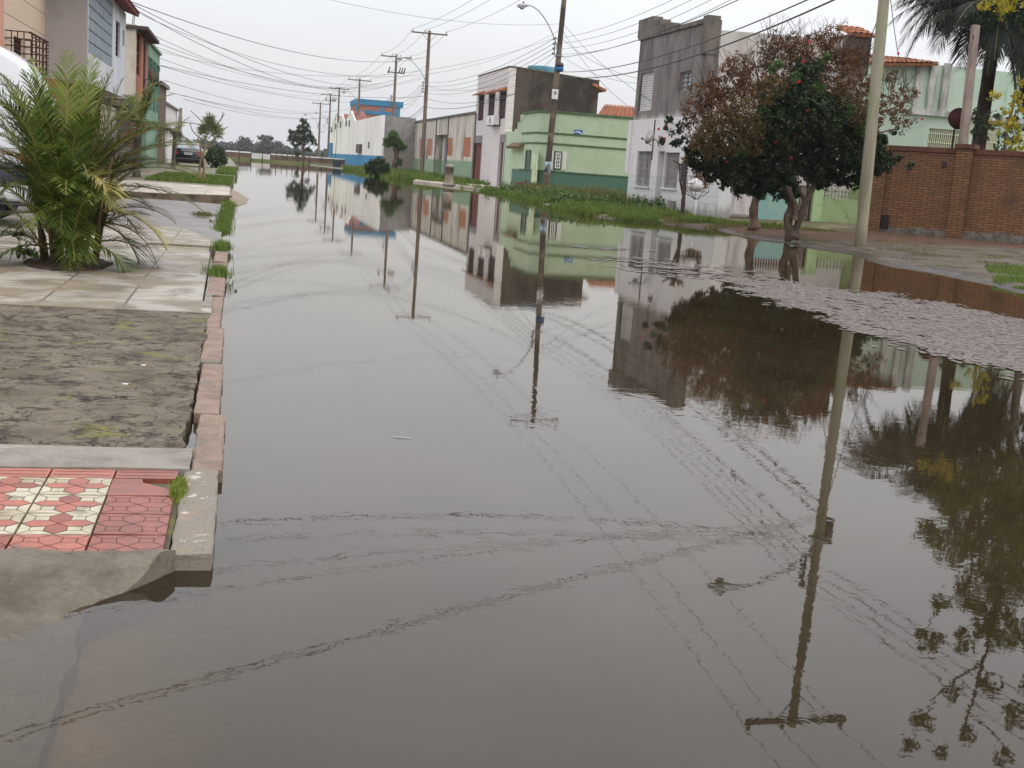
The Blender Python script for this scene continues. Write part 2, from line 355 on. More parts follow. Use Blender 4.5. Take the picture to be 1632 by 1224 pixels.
# ---------------------------------------------------------------- left pavement, from the camera outwards
def crackmat():
    m, nt, N, L, B = nodes('cracked_concrete'); P = mapn(N, L, (1, 1, 1))
    n1 = noi(N, L, P, 1.6, 9, .7); n2 = noi(N, L, P, 7, 8, .75); n3 = noi(N, L, P, 60, 5, .7)
    c = mix(N, L, rng(N, L, n1, .35, .62), rgb(98, 88, 72, .8), rgb(130, 120, 102, .8)); c = mix(N, L, rng(N, L, n2, .48, .62), c, rgb(62, 52, 42, .8))
    g = noi(N, L, P, 2.3, 6, .6, .4); c = mix(N, L, rng(N, L, g, .6, .69), c, rgb(122, 116, 60, .85)); c = mix(N, L, rng(N, L, g, .685, .73), c, rgb(112, 128, 44))
    dv = N.new('ShaderNodeTexNoise'); dv.inputs['Scale'].default_value = 3.5; dv.inputs['Detail'].default_value = 6; L.new(P, dv.inputs[0])
    sc = N.new('ShaderNodeVectorMath'); sc.operation = 'SCALE'; sc.inputs['Scale'].default_value = .9; L.new(dv.outputs['Color'], sc.inputs[0])
    ad = N.new('ShaderNodeVectorMath'); ad.operation = 'ADD'; L.new(P, ad.inputs[0]); L.new(sc.outputs[0], ad.inputs[1])
    def crack(scale, w):
        v = N.new('ShaderNodeTexVoronoi'); v.feature = 'DISTANCE_TO_EDGE'; v.inputs['Scale'].default_value = scale; L.new(ad.outputs[0], v.inputs['Vector'])
        return rng(N, L, v.outputs['Distance'], 0, w)
    k1 = crack(1.6, .013); k2 = math_(N, L, 'MAXIMUM', crack(5.0, .035), rng(N, L, n1, .62, .52)); kk = math_(N, L, 'MULTIPLY', k1, k2)
    c = mix(N, L, kk, rgb(48, 42, 34, .7), c)
    f = rng(N, L, n3, .2, .8, .82, 1.18); hs = N.new('ShaderNodeVectorMath'); hs.operation = 'SCALE'; L.new(c, hs.inputs[0]); L.new(f, hs.inputs['Scale']); L.new(hs.outputs[0], B.inputs['Base Color'])
    B.inputs['Roughness'].default_value = .8; B.inputs['Specular IOR Level'].default_value = .3
    h = math_(N, L, 'ADD', math_(N, L, 'MULTIPLY', kk, .7), math_(N, L, 'ADD', math_(N, L, 'MULTIPLY', n2, 1.3), math_(N, L, 'MULTIPLY', n3, .35)))
    bumpn(N, L, B, h, .8, .018); return m
def wobble(x0, x1, y0, y1, nx, ny, zf, mtl, name, ex=None):
    """a gently uneven slab; ex(y) = ragged right edge"""
    vs = []; fs = []
    for i in range(ny+1):
        y = y0+(y1-y0)*i/ny; xr = ex(y) if ex else x1
        for j in range(nx+1): x = x0+(xr-x0)*j/nx; vs.append((x, y, zf(x, y)))
    for i in range(ny):
        for j in range(nx): q = i*(nx+1)+j; fs.append((q, q+1, q+nx+2, q+nx+1))
    b = len(vs)   # skirts
    mb = MB(); mb.raw(vs, fs, True)
    edge = [i*(nx+1)+nx for i in range(ny+1)]
    for p, q in zip(edge, edge[1:]):
        A, Bv = Vector(vs[p]), Vector(vs[q]); mb.face([A, (A.x, A.y, -.25), (Bv.x, Bv.y, -.25), Bv])
    for j in range(nx):
        A, Bv = Vector(vs[j]), Vector(vs[j+1]); mb.face([A, Bv, (Bv.x, Bv.y, -.25), (A.x, A.y, -.25)])
    return struct(mb.build(name, mtl, org=(x0, y0, 0)))
nzf = lambda x, y, s, a: noise.noise(Vector((x*s, y*s, 3)))*a
wobble(-6, 0, 5.5, 10.2, 110, 110, lambda x, y: .062+nzf(x, y, 1.2, .012)+nzf(x, y, 5, .005)+nzf(x, y, 14, .003), crackmat(), 'pavement', ex=lambda y: -.215+nzf(0, y, 2.3, .03)+nzf(0, y, 9, .02))
m_cem = mat('cement_strip', rgb(150, 143, 132, .85), rgb(126, 120, 108, .85), sc=3, c3=rgb(176, 170, 158, .85), sc3=1.5, lo3=.58, hi3=.66, bsc=50, bump=.5, rough=.75)
wobble(-6, 0, 5.135, 5.5, 60, 12, lambda x, y: .07+nzf(x, y, 3, .006), m_cem, 'pavement', ex=lambda y: -.17+nzf(0, y, 12, .012))
# foreground ramp sliding under the water
m_ramp = mat('ramp_cement', rgb(130, 121, 106, .8), rgb(96, 87, 73, .8), sc=2.2, c3=rgb(92, 84, 72), sc3=14, lo3=.56, hi3=.72, bsc=45, bump=1., rough=.7, fine=.16)
def rampz(x, y):
    t = 4.0-y; w = .34+.75*sstep(-.3, -.75, x)
    z = .07-.11*sstep(0, w, t)-.02*sstep(.5, 1.6, t)+nzf(x, y, 5, .012)+nzf(x, y, 16, .006)
    if x > -.5: z -= .05*sstep(-.42, -.2, x)*sstep(.05, .2, t)
    return z
wobble(-3, 0, 1.4, 4.05, 130, 150, lambda x, y: rampz(x, y)+nzf(x, y, 9, .006)+(max(0, nzf(x, y, 7, .035))+nzf(x, y, 22, .006)+nzf(x, y, 45, .003))*sstep(3.3, 3.8, y), m_ramp, 'pavement', ex=lambda y: (-.42 if y < 3.7 else -.42+(y-3.7)*.72)+nzf(0, y, 6, .02))
# base for the tiles
mb = MB(); mb.slab([(-3.2, 4.0), (-.2, 4.05), (-.185, 5.13), (-3.2, 5.13)], -.25, .042); struct(mb.build('pavement', mat('mortar_bed', rgb(92, 86, 74), rgb(112, 108, 60), sc=9, bump=.6)))
def mott(name, c, k, dk, bs=.5): return mat(name, c, dk, sc=5, lo=.42, hi=.68, bsc=25, fine=.14, rough=.42, spec=.5, bump=.15, c3=tuple(v*.55+w*.45 for v, w in zip(dk, rgb(96, 86, 72))), sc3=9, lo3=.56, hi3=.68)
t_red = mott('tile_red', rgb(168, 96, 76, .95), 1, rgb(138, 76, 62)); t_red2 = mott('tile_dark_red', rgb(144, 76, 60, .9), 1, rgb(118, 62, 50)); t_cr = mott('tile_cream', rgb(204, 194, 168, .8), 1, rgb(168, 154, 122, .8)); t_ln = plain('tile_groove', (.02, .017, .013, 1), .9)
mb = MB(); TS = .25
def tile(cx, cy, cream, z):
    h = TS/2-.0045
    mb.m = 2 if cream else (1 if R.random() < .5 else 0)
    tl = [R.uniform(-.0015, .0015) for _ in range(2)]
    zz = lambda x, y: z+(x-cx)*tl[0]*8+(y-cy)*tl[1]*8
    P = [(cx-h, cy-h), (cx+h, cy-h), (cx+h, cy+h), (cx-h, cy+h)]
    mb.raw([(x, y, zz(x, y)-.02) for x, y in P]+[(x, y, zz(x, y)) for x, y in P], [(4, 5, 6, 7), (0, 1, 5, 4), (1, 2, 6, 5), (2, 3, 7, 6), (3, 0, 4, 7)])
    def ln(a, b, w=.0011):
        ax, ay = cx+a[0]*TS, cy+a[1]*TS; bx, by = cx+b[0]*TS, cy+b[1]*TS; d = math.hypot(bx-ax, by-ay); nx, ny = -(by-ay)/d*w, (bx-ax)/d*w
        mb.m = 3; mb.face([(x, y, zz(x, y)+.0016) for x, y in ((ax+nx, ay+ny), (ax-nx, ay-ny), (bx-nx, by-ny), (bx+nx, by+ny))])
    pet = [(0, 0), (.14, .14), (.34, .155), (.485, 0), (.34, -.155), (.14, -.14)]
    for k in range(4):
        ca, sa = [(1, 0), (0, 1), (-1, 0), (0, -1)][k]; q = [(ca*x-sa*y, sa*x+ca*y) for x, y in pet]
        if cream: mb.m = 0 if R.random() < .7 else 1; mb.face([(cx+x*TS, cy+y*TS, zz(cx+x*TS, cy+y*TS)+.0008) for x, y in q])
        for a, b in zip(q, q[1:]+q[:1]): ln(a, b)
        c1 = [(.34, .155), (.34, .34)]; c2 = [(.155, .34), (.34, .34)]; c3 = [(.34, .34), (.48, .48)]
        for a, b in (c1, c2, c3): ln((ca*a[0]-sa*a[1], sa*a[0]+ca*a[1]), (ca*b[0]-sa*b[1], sa*b[0]+ca*b[1]))
for i in range(12):
    for j in range(5):
        cx = -.335-i*TS; cy = 4.115+j*TS+.003
        if j == 4: cy = 4.08+4*TS-.06
        cream = i > 0 and 0 < j < 4
        if j == 4:   # a cut row
            h = TS/2-.004; mb.m = 1 if i == 0 else 0; x1 = cx+h; mb.box(cx-h, x1, 4.998, 5.13, .04, .0635); 
            for q in (.3, .7): mb.m = 3; mb.box(cx-h+.01, x1-.01, 4.998+q*.13, 5.0+q*.13, .0635, .0645)
            continue
        if i == 0 and j == 3:   # broken tile at the kerb
            mb.m = 1; h = TS/2; z = .064; P = [(cx-h, cy-h), (cx+h*.92, cy-h), (cx+h*.8, cy-h*.25), (cx+h*.45, cy+h*.05), (cx-h*.05, cy+h*.5), (cx-h*.1, cy+h*.95), (cx-h, cy+h*.95)]
            n = len(P); mb.raw([(x, y, z-.02) for x, y in P]+[(x, y, z) for x, y in P], [tuple(range(n, 2*n))]+[(a, (a+1) % n, (a+1) % n+n, a+n) for a in range(n)]); continue
        tile(cx, cy, cream, .064+R.uniform(-.001, .001))
struct(mb.build('pavement', [t_red, t_red2, t_cr, t_ln], org=(-1.5, 4.5, .06)))

# kerb stones
m_gran = mat('pink_granite', rgb(158, 136, 120, .8), rgb(136, 116, 102, .8), sc=8, bsc=140, fine=.3, bump=.6, c3=rgb(118, 112, 100), sc3=4, lo3=.58, hi3=.66, rough=.8)
m_gran2 = mat('cement_capped_granite', rgb(142, 134, 122, .85), rgb(156, 136, 118, .85), sc=5, lo=.56, hi=.66, c3=rgb(205, 198, 186, .8), sc3=9, lo3=.6, hi3=.66, bsc=120, fine=.25, bump=.6)
def kerb(x0, x1, y0, y1, z, m, tilt=0, sd=1):
    n = max(4, int((y1-y0)/.06)); nx = 4; vs = []; fs = []
    prof = [(0, -.3), (0, -.02), (.0, -.006), (.06, 0), (.3, .0), (.7, .0), (.94, 0), (1, -.006), (1, -.02), (1, -.3)]; k = len(prof)
    for i in range(n+1):
        y = y0+(y1-y0)*i/n; e = .006 if i in (0, n) else 0
        for q, (u, dz) in enumerate(prof):
            jx = nzf(sd*7+u*3, y, 9, .009); jz = nzf(u*4+sd, y, 11, .004)
            vs.append((x0+(x1-x0)*u+jx+(x1-x0)*.0, y+nzf(u*6, sd*5, 3, .012)*(i in (0, n)), z+dz-e+(jz if dz > -.1 else 0)+tilt*(u-.5)))
    for i in range(n):
        for q in range(k-1): fs.append((i*k+q, i*k+q+1, (i+1)*k+q+1, (i+1)*k+q))
    fs.append(tuple(range(k))[::-1]); fs.append(tuple(n*k+q for q in range(k)))
    mb = MB(); mb.raw(vs, fs, False); return struct(mb.build('kerb', m))
kerb(-.19, -.052, 4.05, 5.17, .064, m_gran2, .004, 1)
kerb(-.165, -.038, 5.185, 6.31, .06, m_gran, 0, 2)
kerb(-.195, -.07, 6.34, 7.86, .06, m_gran, -.004, 3)
kerb(-.215, -.085, 7.9, 9.5, .06, m_gran, .0, 4)
kerb(-.24, -.12, 9.53, 11.5, .058, m_gran, .003, 5)
kerb(-.27, -.12, 11.56, 13.2, .07, m_gran, -.01, 6)
kerb(-.28, -.12, 13.9, 15.0, .06, m_gran, .01, 7)
kerb(-.29, -.13, 15.2, 16.7, .055, m_gran, .0, 8)
# big pale slabs with stains
def slabpat(bw, c1, c2, ln):
    def fn(N, L, B):
        g = N.new('ShaderNodeNewGeometry'); mp = N.new('ShaderNodeMapping'); mp.inputs['Location'].default_value = (.9+bw*20, -10.2+bw*20, 0); L.new(g.outputs['Position'], mp.inputs[0])
        b = N.new('ShaderNodeTexBrick'); b.offset = 0; b.inputs['Scale'].default_value = 1; b.inputs['Brick Width'].default_value = bw; b.inputs['Row Height'].default_value = bw; b.inputs['Mortar Size'].default_value = .012
        b.inputs['Color1'].default_value = c1; b.inputs['Color2'].default_value = c2; b.inputs['Mortar'].default_value = ln; L.new(mp.outputs[0], b.inputs['Vector'])
        bumpn(N, L, B, math_(N, L, 'SUBTRACT', 1., b.outputs['Fac']), .6, .01); return b.outputs[0]
    return fn
def slabmat(name, bw, c1, c2, stain, stain2, rough=.55):
    m = mat(name, c1, stain, sc=1.5, lo=.42, hi=.6, c3=stain2, sc3=2.1, lo3=.5, hi3=.66, bsc=70, fine=.08, rough=rough, spec=.45, pattern=slabpat(bw, c1, c2, rgb(88, 82, 70)))
    return m
m_slab = slabmat('pale_slabs', .65, rgb(190, 183, 168, .75), rgb(160, 154, 142, .75), rgb(136, 122, 98, .8), rgb(118, 108, 90, .8))
mb = MB(); mb.slab([(-6, 10.2), (-.285, 10.18), (-.35, 16.3), (-.42, 16.45), (-1.2, 16.5), (-1.2, 17.25), (-.4, 17.25), (-.33, 17.3), (-.3, 18.2), (-.85, 20.6), (-6, 21.8)], -.25, .072); struct(mb.build('pavement', m_slab))
mb = MB(); mb.slab([(-.38, 16.5), (-1.19, 16.55), (-1.19, 17.2), (-.38, 17.2)], -.25, .05); struct(mb.build('pavement', mat('recess_cement', rgb(150, 142, 122, .8), rgb(120, 112, 94), sc=6)))
mb = MB(); mb.slab([(-.27, 11.0), (-.30, 11.0), (-.29, 10.2), (-.2, 10.2), (-.24, 13.4), (-.30, 13.4)], -.2, .07); struct(mb.build('pavement', m_cem))
# sunken driveway beyond, partly awash
m_drive = mat('driveway_concrete', rgb(124, 118, 110, .8), rgb(104, 98, 90, .8), sc=1.1, st=1, c3=rgb(148, 142, 132, .8), sc3=2, bsc=40, rough=.5, spec=.5)
mb = MB(); mb.raw([(-6, 21.5, .06), (-.9, 20.3, .05), (-.28, 18, .012), (-.28, 24, -.01), (-.3, 31.6, .02), (-2, 31.6, .05), (-6, 31.6, .08), (-2.5, 24, .07)],
    [(0, 1, 7), (1, 2, 3), (1, 3, 7), (3, 4, 5), (3, 5, 7), (5, 6, 7), (6, 0, 7)], True); struct(mb.build('driveway', m_drive))
# raised pale slabs of the next house, cut by the driveway
m_slab2 = slabmat('cream_slabs', 1.0, rgb(212, 202, 188, .82), rgb(200, 188, 174, .8), rgb(178, 166, 148, .85), rgb(150, 140, 124))
mb = MB(); mb.slab([(-6, 31.6), (-2, 31.6), (-.26, 33.2), (-.3, 39.8), (-6, 41.5)], -.2, .2); struct(mb.build('pavement', m_slab2))
mb = MB(); mb.slab([(-6, 31.55), (-2, 31.55), (-.2, 33.15), (-.2, 33.19), (-2, 31.6), (-6, 31.6)], -.2, .19); struct(mb.build('pavement', mat('slab_edge', rgb(112, 98, 80), rgb(72, 62, 50), sc=3)))
mb = MB(); mb.raw([(-.26, 33.2, .17), (-.26, 39.5, .17), (.35, 36.5, -.03), (.3, 33.0, -.05), (-.26, 32.6, .0), (-.26, 33.2, -.2), (.3, 33.0, -.25)], [(0, 3, 2, 1), (0, 4, 3)]); struct(mb.build('pavement', mat('sloped_apron', rgb(158, 144, 126, .8), rgb(132, 120, 104), sc=2)))
# rest of the left bank
m_lb = mat('left_bank', rgb(150, 140, 124, .8), rgb(120, 112, 96), sc=1.2, c3=rgb(92, 106, 54), sc3=.8, lo3=.5, hi3=.6)
mb = MB(); mb.slab([(-6, 41.5), (-.35, 39.8), (-.4, 46), (-.25, 60), (-.35, 62), (-.2, 75), (-.5, 110), (-1.5, 172), (-60, 172), (-60, -10), (-6, -10)], -.25, .13); struct(mb.build('pavement', m_lb))

# ================================================================ BUILDINGS, RIGHT SIDE
m_wood_dk = mat('dark_wood', rgb(84, 52, 46), rgb(62, 40, 38), sc=3, st=.2, rough=.6)
m_white = mat('white_paint', rgb(226, 222, 220, .95), rgb(196, 190, 184), sc=2, st=.3, lo=.5, hi=.75, fine=.04, bump=.1)
m_rust = mat('rusty_iron', rgb(74, 46, 36), rgb(44, 34, 30), sc=8, rough=.8)
m_conc = mat('grey_concrete', rgb(142, 136, 130), rgb(112, 106, 102), sc=2, st=.4, c3=rgb(88, 84, 80), sc3=3, lo3=.56, hi3=.7, st3=.15)
m_tile = mat('clay_roof_tiles', rgb(178, 114, 78), rgb(140, 88, 62), sc=5, c3=rgb(98, 72, 58), sc3=2, lo3=.52, hi3=.7, rough=.85, bsc=14, fine=.2)
ORG = lambda f, a, b=0: tuple(f.p(a, b))
def tileroof(mb, p00, p10, p11, p01, pitch=.22, r=.06):
    """rows of half-round clay tiles running from edge p00-p10 (eave) up to p01-p11"""
    p00, p10, p11, p01 = map(Vector, (p00, p10, p11, p01)); n = max(2, int((p10-p00).length/pitch)); nrm = (p10-p00).cross(p01-p00).normalized()
    if nrm.z < 0: nrm = -nrm
    mb.hexa([p00-nrm*.1, p10-nrm*.1, p11-nrm*.1, p01-nrm*.1, p00, p10, p11, p01])
    seg = 5
    for i in range(n):
        a = (i+.5)/n; lo = p00.lerp(p10, a); hi = p01.lerp(p11, a); side = (p10-p00).normalized()*pitch*.5
        rows = max(1, int((hi-lo).length/.4))
        vs = []; fs = []
        for k in range(rows):
            for e, lift in ((k/rows, .03), ((k+1)/rows, 0)):
                c = lo.lerp(hi, e)
                for t in range(seg): an = math.pi*t/(seg-1); vs.append(c+side*math.cos(an)+nrm*(math.sin(an)*r+lift))
            b = k*2*seg; fs += [(b+t, b+t+1, b+seg+t+1, b+seg+t) for t in range(seg-1)]
        mb.raw(vs, fs, True)

# --- stepped grey and white house
f = FX(17.2)
a0 = f.at(1005, 300)[0]; a1 = f.at(1147, 300)[0]
aL = f.at(1016, 120)[0]; aR = f.at(1125, 100)[0]
h_ = thing('townhouse', f.p((a0+a1)/2, .1), 'two storey house with bare grey stepped parapet above a white ground floor', 'house')
m_up = mat('bare_render', rgb(132, 124, 118), rgb(106, 98, 94), sc=1.3, st=.5, c3=rgb(72, 68, 64), sc3=1.6, lo3=.5, hi3=.72, st3=.25, base=(3.95, rgb(226, 220, 218, .95), .25))
m_lowW = mat('peeling_white_wall', rgb(224, 218, 216, .95), rgb(196, 188, 182), sc=1.2, st=.5, lo=.52, hi=.75, base=(1.55, rgb(206, 206, 204), .03), c3=rgb(140, 130, 120), sc3=2.5, lo3=.66, hi3=.8, st3=.2)
r1 = f.rect(1020, 116, 1040, 176); r2 = f.rect(1083, 114, 1101, 145)
g1 = f.rect(1014, 241, 1037, 297); gd = f.rect(1046, 241, 1056, 324); g2 = f.rect(1058, 243, 1081, 300); g3 = f.rect(1104, 258, 1130, 300)
top = f.at(1070, 47)[1]
mb = MB(); wall(mb, f, aL, aR, 3.95, top, .5, [r1+(.2,), r2+(.2,)])
mb.build('upper_wall', m_up, h_)
mb = MB(); wall(mb, f, aL-.04, a1, -.1, 3.95, .5, [g1+(.22,), (gd[0], gd[1], .12, gd[3], .4), g2+(.22,), g3+(.22,)]); mb.fb(f, aL-.55, aL-.045, 1.6, 3.95, -.4, .05)
mb.build('lower_wall', m_lowW, h_)
mb = MB()
for i, (x0, x1, yt) in enumerate([(1018, 1040, 30), (1040, 1053, 33), (1053, 1067, 38)]):
    q0 = f.at(x0, 60)[0]+.003; q1 = f.at(x1, 60)[0]; mb.fb(f, q0, q1, top+.002, f.at((x0+x1)/2, yt)[1], -.4, .06)
q0 = f.at(1067, 60)[0]+.003; mb.fb(f, q0, aR, top+.002, f.at(1100, 36)[1], -.4, .04); mb.fb(f, aR-.45, aR+.04, top-1.3, f.at(1118, 28)[1], -.42, .1); mb.fb(f, aL-.05, aR, top-.12, top, .001, .08)
mb.build('parapet', mat('weathered_parapet', rgb(118, 110, 102), rgb(78, 72, 66), sc=2, st=.3), h_)
window(h_, f, r1, -.1, m_white, m_white, 'shutter', 0, 14, .05)
window(h_, f, r2, -.1, m_conc, plain('grey_glass', (.25, .28, .3, 1), .2), 'window', 1, 3, .07)
m_gw = mat('dusty_shutter', rgb(176, 172, 172), rgb(132, 126, 124), sc=5, st=.2)
for g in (g1, g2): window(h_, f, g, -.16, m_gw, m_gw, 'window', 1, 2, .08, sill=m_lowW, gr=(9, 3, mat('grey_grille', rgb(150, 146, 144)), .012))
window(h_, f, g3, -.16, mat('old_brown_window', rgb(150, 126, 104), rgb(104, 84, 70), sc=6), mat('old_brown_pane', rgb(178, 160, 140), rgb(150, 130, 110), sc=6), 'window', 3, 1, .07, gr=(5, 2, m_rust, .014))
door(h_, f, (gd[0], gd[1], .12, gd[3]), -.3, m_gw, planks=3, hm=m_rust)
mb = MB()
for q_ in range(5): mb.fb(f, aL, g1[0]-.15, .35+q_*.28, .357+q_*.28, .001, .006); mb.fb(f, g1[1]+.15, gd[0]-.15, .35+q_*.28, .357+q_*.28, .001, .006); mb.fb(f, gd[1]+.15, a1-.1, .35+q_*.28, .357+q_*.28, .001, .006) if q_ < 3 else None
jt = mb.build('tile_joints', mat('joint_grey', rgb(140, 138, 136)), h_); jt['kind'] = 'stuff'
lp = MB(); lp.tube([f.p(f.at(1073, 195)[0], 3.7, .02), f.p(f.at(1073, 195)[0], 3.75, .2), f.p(f.at(1073, 195)[0], 3.62, .3)], .03, 6); lp.lathe(f.p(f.at(1073, 195)[0], 3.4, .3), [(.1, 0), (.13, .08), (.05, .24)], 8); lp.build('wall_lamp', m_rust, h_)
mb = MB(); mb.fb(f, *f.rect(1067, 320, 1077, 334), .0, .12); mb.build('meter_box', m_conc, h_)
mb = MB(); q = f.at(1044, 200)[0]; mb.fb(f, q-.02, q+.02, 2.2, 3.9, .0, .04); mb.build('pipe', m_rust, h_)
# side wall to the right, behind the trees, and the tile-capped rear block
sY = -aR
wl = MB(); fr = FY(sY)
ra = FY(sY-.3).rect(1345, 52, 1388, 100)
wl.prism(fr, [(17.702, 0), (ra[1], 0), (ra[1], fr.at(1340, 62)[1]), (17.702, fr.at(1130, 46)[1])], -9, .0); wl.build('side_wall', mat('pale_side_wall', rgb(196, 190, 184), rgb(176, 168, 160), sc=1.5, st=.4, c3=rgb(140, 128, 118), sc3=1.2, lo3=.62, hi3=.7), h_)
fr2 = FY(sY-.3); ra = fr2.rect(1345, 52, 1388, 100); mb = MB(); mb.fb(fr2, ra[0]+.1, ra[1], 6.0, ra[3]-.1, -1.6, 0); mb.build('chimney', mat('brown_stack', rgb(106, 92, 84), rgb(80, 68, 60), sc=3), h_)
mb = MB(); tileroof(mb, fr2.p(ra[0]+.2, ra[3]-.06, .15), fr2.p(ra[1]+.05, ra[3]-.06, .15), fr2.p(ra[1]+.05, ra[3]+.35, -1.2), fr2.p(ra[0]+.2, ra[3]+.35, -1.2)); mb.build('tile_cap', m_tile, h_)
dish = thing('satellite_dish', f.p(f.at(1054, 222)[0], 2.9), 'pale round satellite dish on the white wall of the stepped house', 'satellite dish')
def mkdish(root, c, nrm, r, m, ma):
    c = Vector(c); nrm = Vector(nrm).normalized()
    mb = MB(); mb.lathe(c, [(.02, 0), (r*.5, .03), (r*.85, .1), (r, .15), (r, .165), (r*.84, .115), (r*.5, .045), (.01, .015)], 20, nrm); mb.build('reflector', m, root)
    mb = MB(); mb.tube([c-Vector((0, 0, r)), c-Vector((0, 0, r*.6))+nrm*.45], .015, 5); mb.lathe(c-Vector((0, 0, r*.6))+nrm*.45, [(.03, 0), (.05, .05), (.03, .1)], 8, nrm); mb.tube([c, c-nrm*.25, c-nrm*.35-Vector((0, 0, .2))], .02, 5); mb.build('arm', ma, root)
mkdish(dish, f.p(f.at(1054, 222)[0], f.at(1054, 222)[1], .4), (-1, -.2, .3), .3, mat('dish_grey', rgb(190, 184, 180), rgb(170, 164, 160)), m_rust)

# --- green corner house
f = FX(17.6); cY = 73.2; fr = FY(cY)
m_gr = mat('green_wall', rgb(176, 190, 160), rgb(164, 180, 148), sc=.7, base=(1.42, rgb(76, 108, 90), .015), c3=rgb(140, 160, 122), sc3=1.3, lo3=.66, hi3=.8, st3=.3, fine=.05, bump=.15)
m_grt = mat('green_trim', rgb(84, 108, 74), rgb(68, 82, 60), sc=4, rough=.9)
gh = thing('corner_house', (17.6, cY, .1), 'single storey light green corner house with dark green base and trim', 'house')
H1 = fr.at(960, 186)[1]; wn = fr.rect(884, 240, 890.5, 270)
wn = fr.rect(882, 241, 895, 271)
mb = MB()
mb.slab([(18.6, cY), (17.6, cY+1.0), (17.6, 78.6), (30, 78.6), (30, cY)], -.1, H1)
mb.build('wall', m_gr, gh)
mb = MB()   # trims proud of the walls
for b, t, d in ((H1, .13, .09), (fr.at(1000, 223)[1], .1, .05), (fr.at(1000, 239.5)[1], .1, .05), (1.38, .08, .04)):
    o = d; mb.slab([(18.6-.4*d, cY-o), (17.6-o, cY+1-.4*d), (17.6-o, 78.6), (17.605, 78.6), (17.605, cY+1.002), (18.602, cY+.004), (30, cY+.004), (30, cY-o)], b, b+t)
mb.build('trim', m_grt, gh)
wo = MB(); wo.fb(fr, wn[0], wn[1], wn[2], wn[3], .002, .03); wo.build('window_surround', m_grt, gh)
ww = window(gh, fr, (wn[0]+.1, wn[1]-.1, wn[2]+.1, wn[3]-.08), .07, m_white, plain('window_brown_glass', rgb(60, 36, 34), .2), 'window', 1, 3, .06)
m_lv = mat('white_louvre', rgb(206, 204, 196), fine=.05)
for s_, (p, q) in enumerate(((wn[0]-.3, wn[0]-.02), (wn[1]+.02, wn[1]+.3))):
    mb = MB(); mb.fb(fr, p, q, wn[2], wn[3], .002, .04)
    for i in range(14): b = wn[2]+.06+i*(wn[3]-wn[2]-.12)/14; mb.fb(fr, p+.06, q-.06, b, b+.07, .042, .07)
    mb.build('shutter', m_lv, gh)
dr = f.rect(849, 241, 856, 300); dw = f.rect(838.5, 239, 846, 271)
mb = MB(); mb.fb(f, dr[0], dr[1]+.1, .1, dr[3], .002, .05); mb.build('door', mat('pale_green_door', rgb(196, 206, 170), rgb(160, 170, 140), sc=3), gh)
window(gh, f, dw, .04, m_grt, plain('dark_green_glass', rgb(40, 56, 46), .3), 'window', 0, 8, .07)
mb = MB(); steps = [(78.6, H1), (79.5, H1), (79.5, H1-.5), (80.1, H1-.5), (80.1, H1-.85), (80.8, H1-.85), (80.8, 0), (78.6, 0)]
for y0, y1, hh in ((78.6, 79.4, H1), (79.4, 80.1, H1-.45), (80.1, 80.9, H1-.9)): mb.box(17.6+.0, 30, y0+.001, y1, -.1, hh)
mb.build('stepped_wall', m_gr, gh)
mb = MB(); mb.box(26, 36, 80, 92, 1, 5.2); mb.build('rear_wall', m_gr, gh)
mb = MB(); tileroof(mb, (21.2, cY+1.2, H1-.1), (30, cY+1.2, H1-.1), (30, 78.4, H1+1.0), (22.9, 78.4, H1+1.0), .3, .09); mb.build('roof', m_tile, gh)
# blue plate
p_ = fr.rect(915, 207, 928, 217); sg = thing('street_sign', fr.p(p_[0], p_[2]), 'small blue plate with a white swoosh on the green corner house', 'sign')
mb = MB(); mb.fb(fr, p_[0], p_[1], p_[2], p_[3], .01, .04); mb.build('plate', mat('blue_enamel', rgb(34, 92, 150), rough=.35), sg)
mb = MB(); W_ = p_[1]-p_[0]; mb.prism(fr, [(p_[0]+W_*u, p_[2]+(p_[3]-p_[2])*v) for u, v in ((.05, .5), (.35, .62), (.7, .5), (.95, .12), (.95, .4), (.7, .72), (.4, .78), (.05, .66))], .041, .046); mb.prism(fr, [(p_[0]+W_*u, p_[2]+(p_[3]-p_[2])*v) for u, v in ((.1, .1), (.5, .1), (.45, .3), (.1, .3))], .041, .046); mb.build('emblem', m_white, sg)
# low green annex with a garage-like door
an = thing('annex', (17.62, 82, .1), 'low plain green annex with a brown tiled door hood', 'house')
A0, A1 = -84.0, -80.9; Ht = f.at(822, 209)[1]; rd = f.rect(816, 238, 831, 299)
mb = MB(); wall(mb, f, A0, A1, -.1, Ht, 8, [(rd[0], rd[1], .1, rd[3], .15)]); mb.build('wall', mat('green_annex_wall', rgb(176, 192, 160), rgb(160, 178, 144), sc=.8, st=.4, fine=.05, base=(.35, rgb(120, 146, 104), .1)), an)
door(an, f, (rd[0], rd[1], .1, rd[3]), -.06, mat('grey_brown_door', rgb(140, 130, 126), rgb(122, 112, 108), sc=2, st=.3), hm=m_rust)
mb = MB(); tileroof(mb, f.p(rd[0]-.3, rd[3]+.1, .45), f.p(rd[1]+.3, rd[3]+.1, .45), f.p(rd[1]+.3, rd[3]+.4, .003), f.p(rd[0]-.3, rd[3]+.4, .003), .25, .05); mb.build('door_hood', mat('mossy_tiles', rgb(128, 112, 84), rgb(92, 84, 58), sc=6), an)

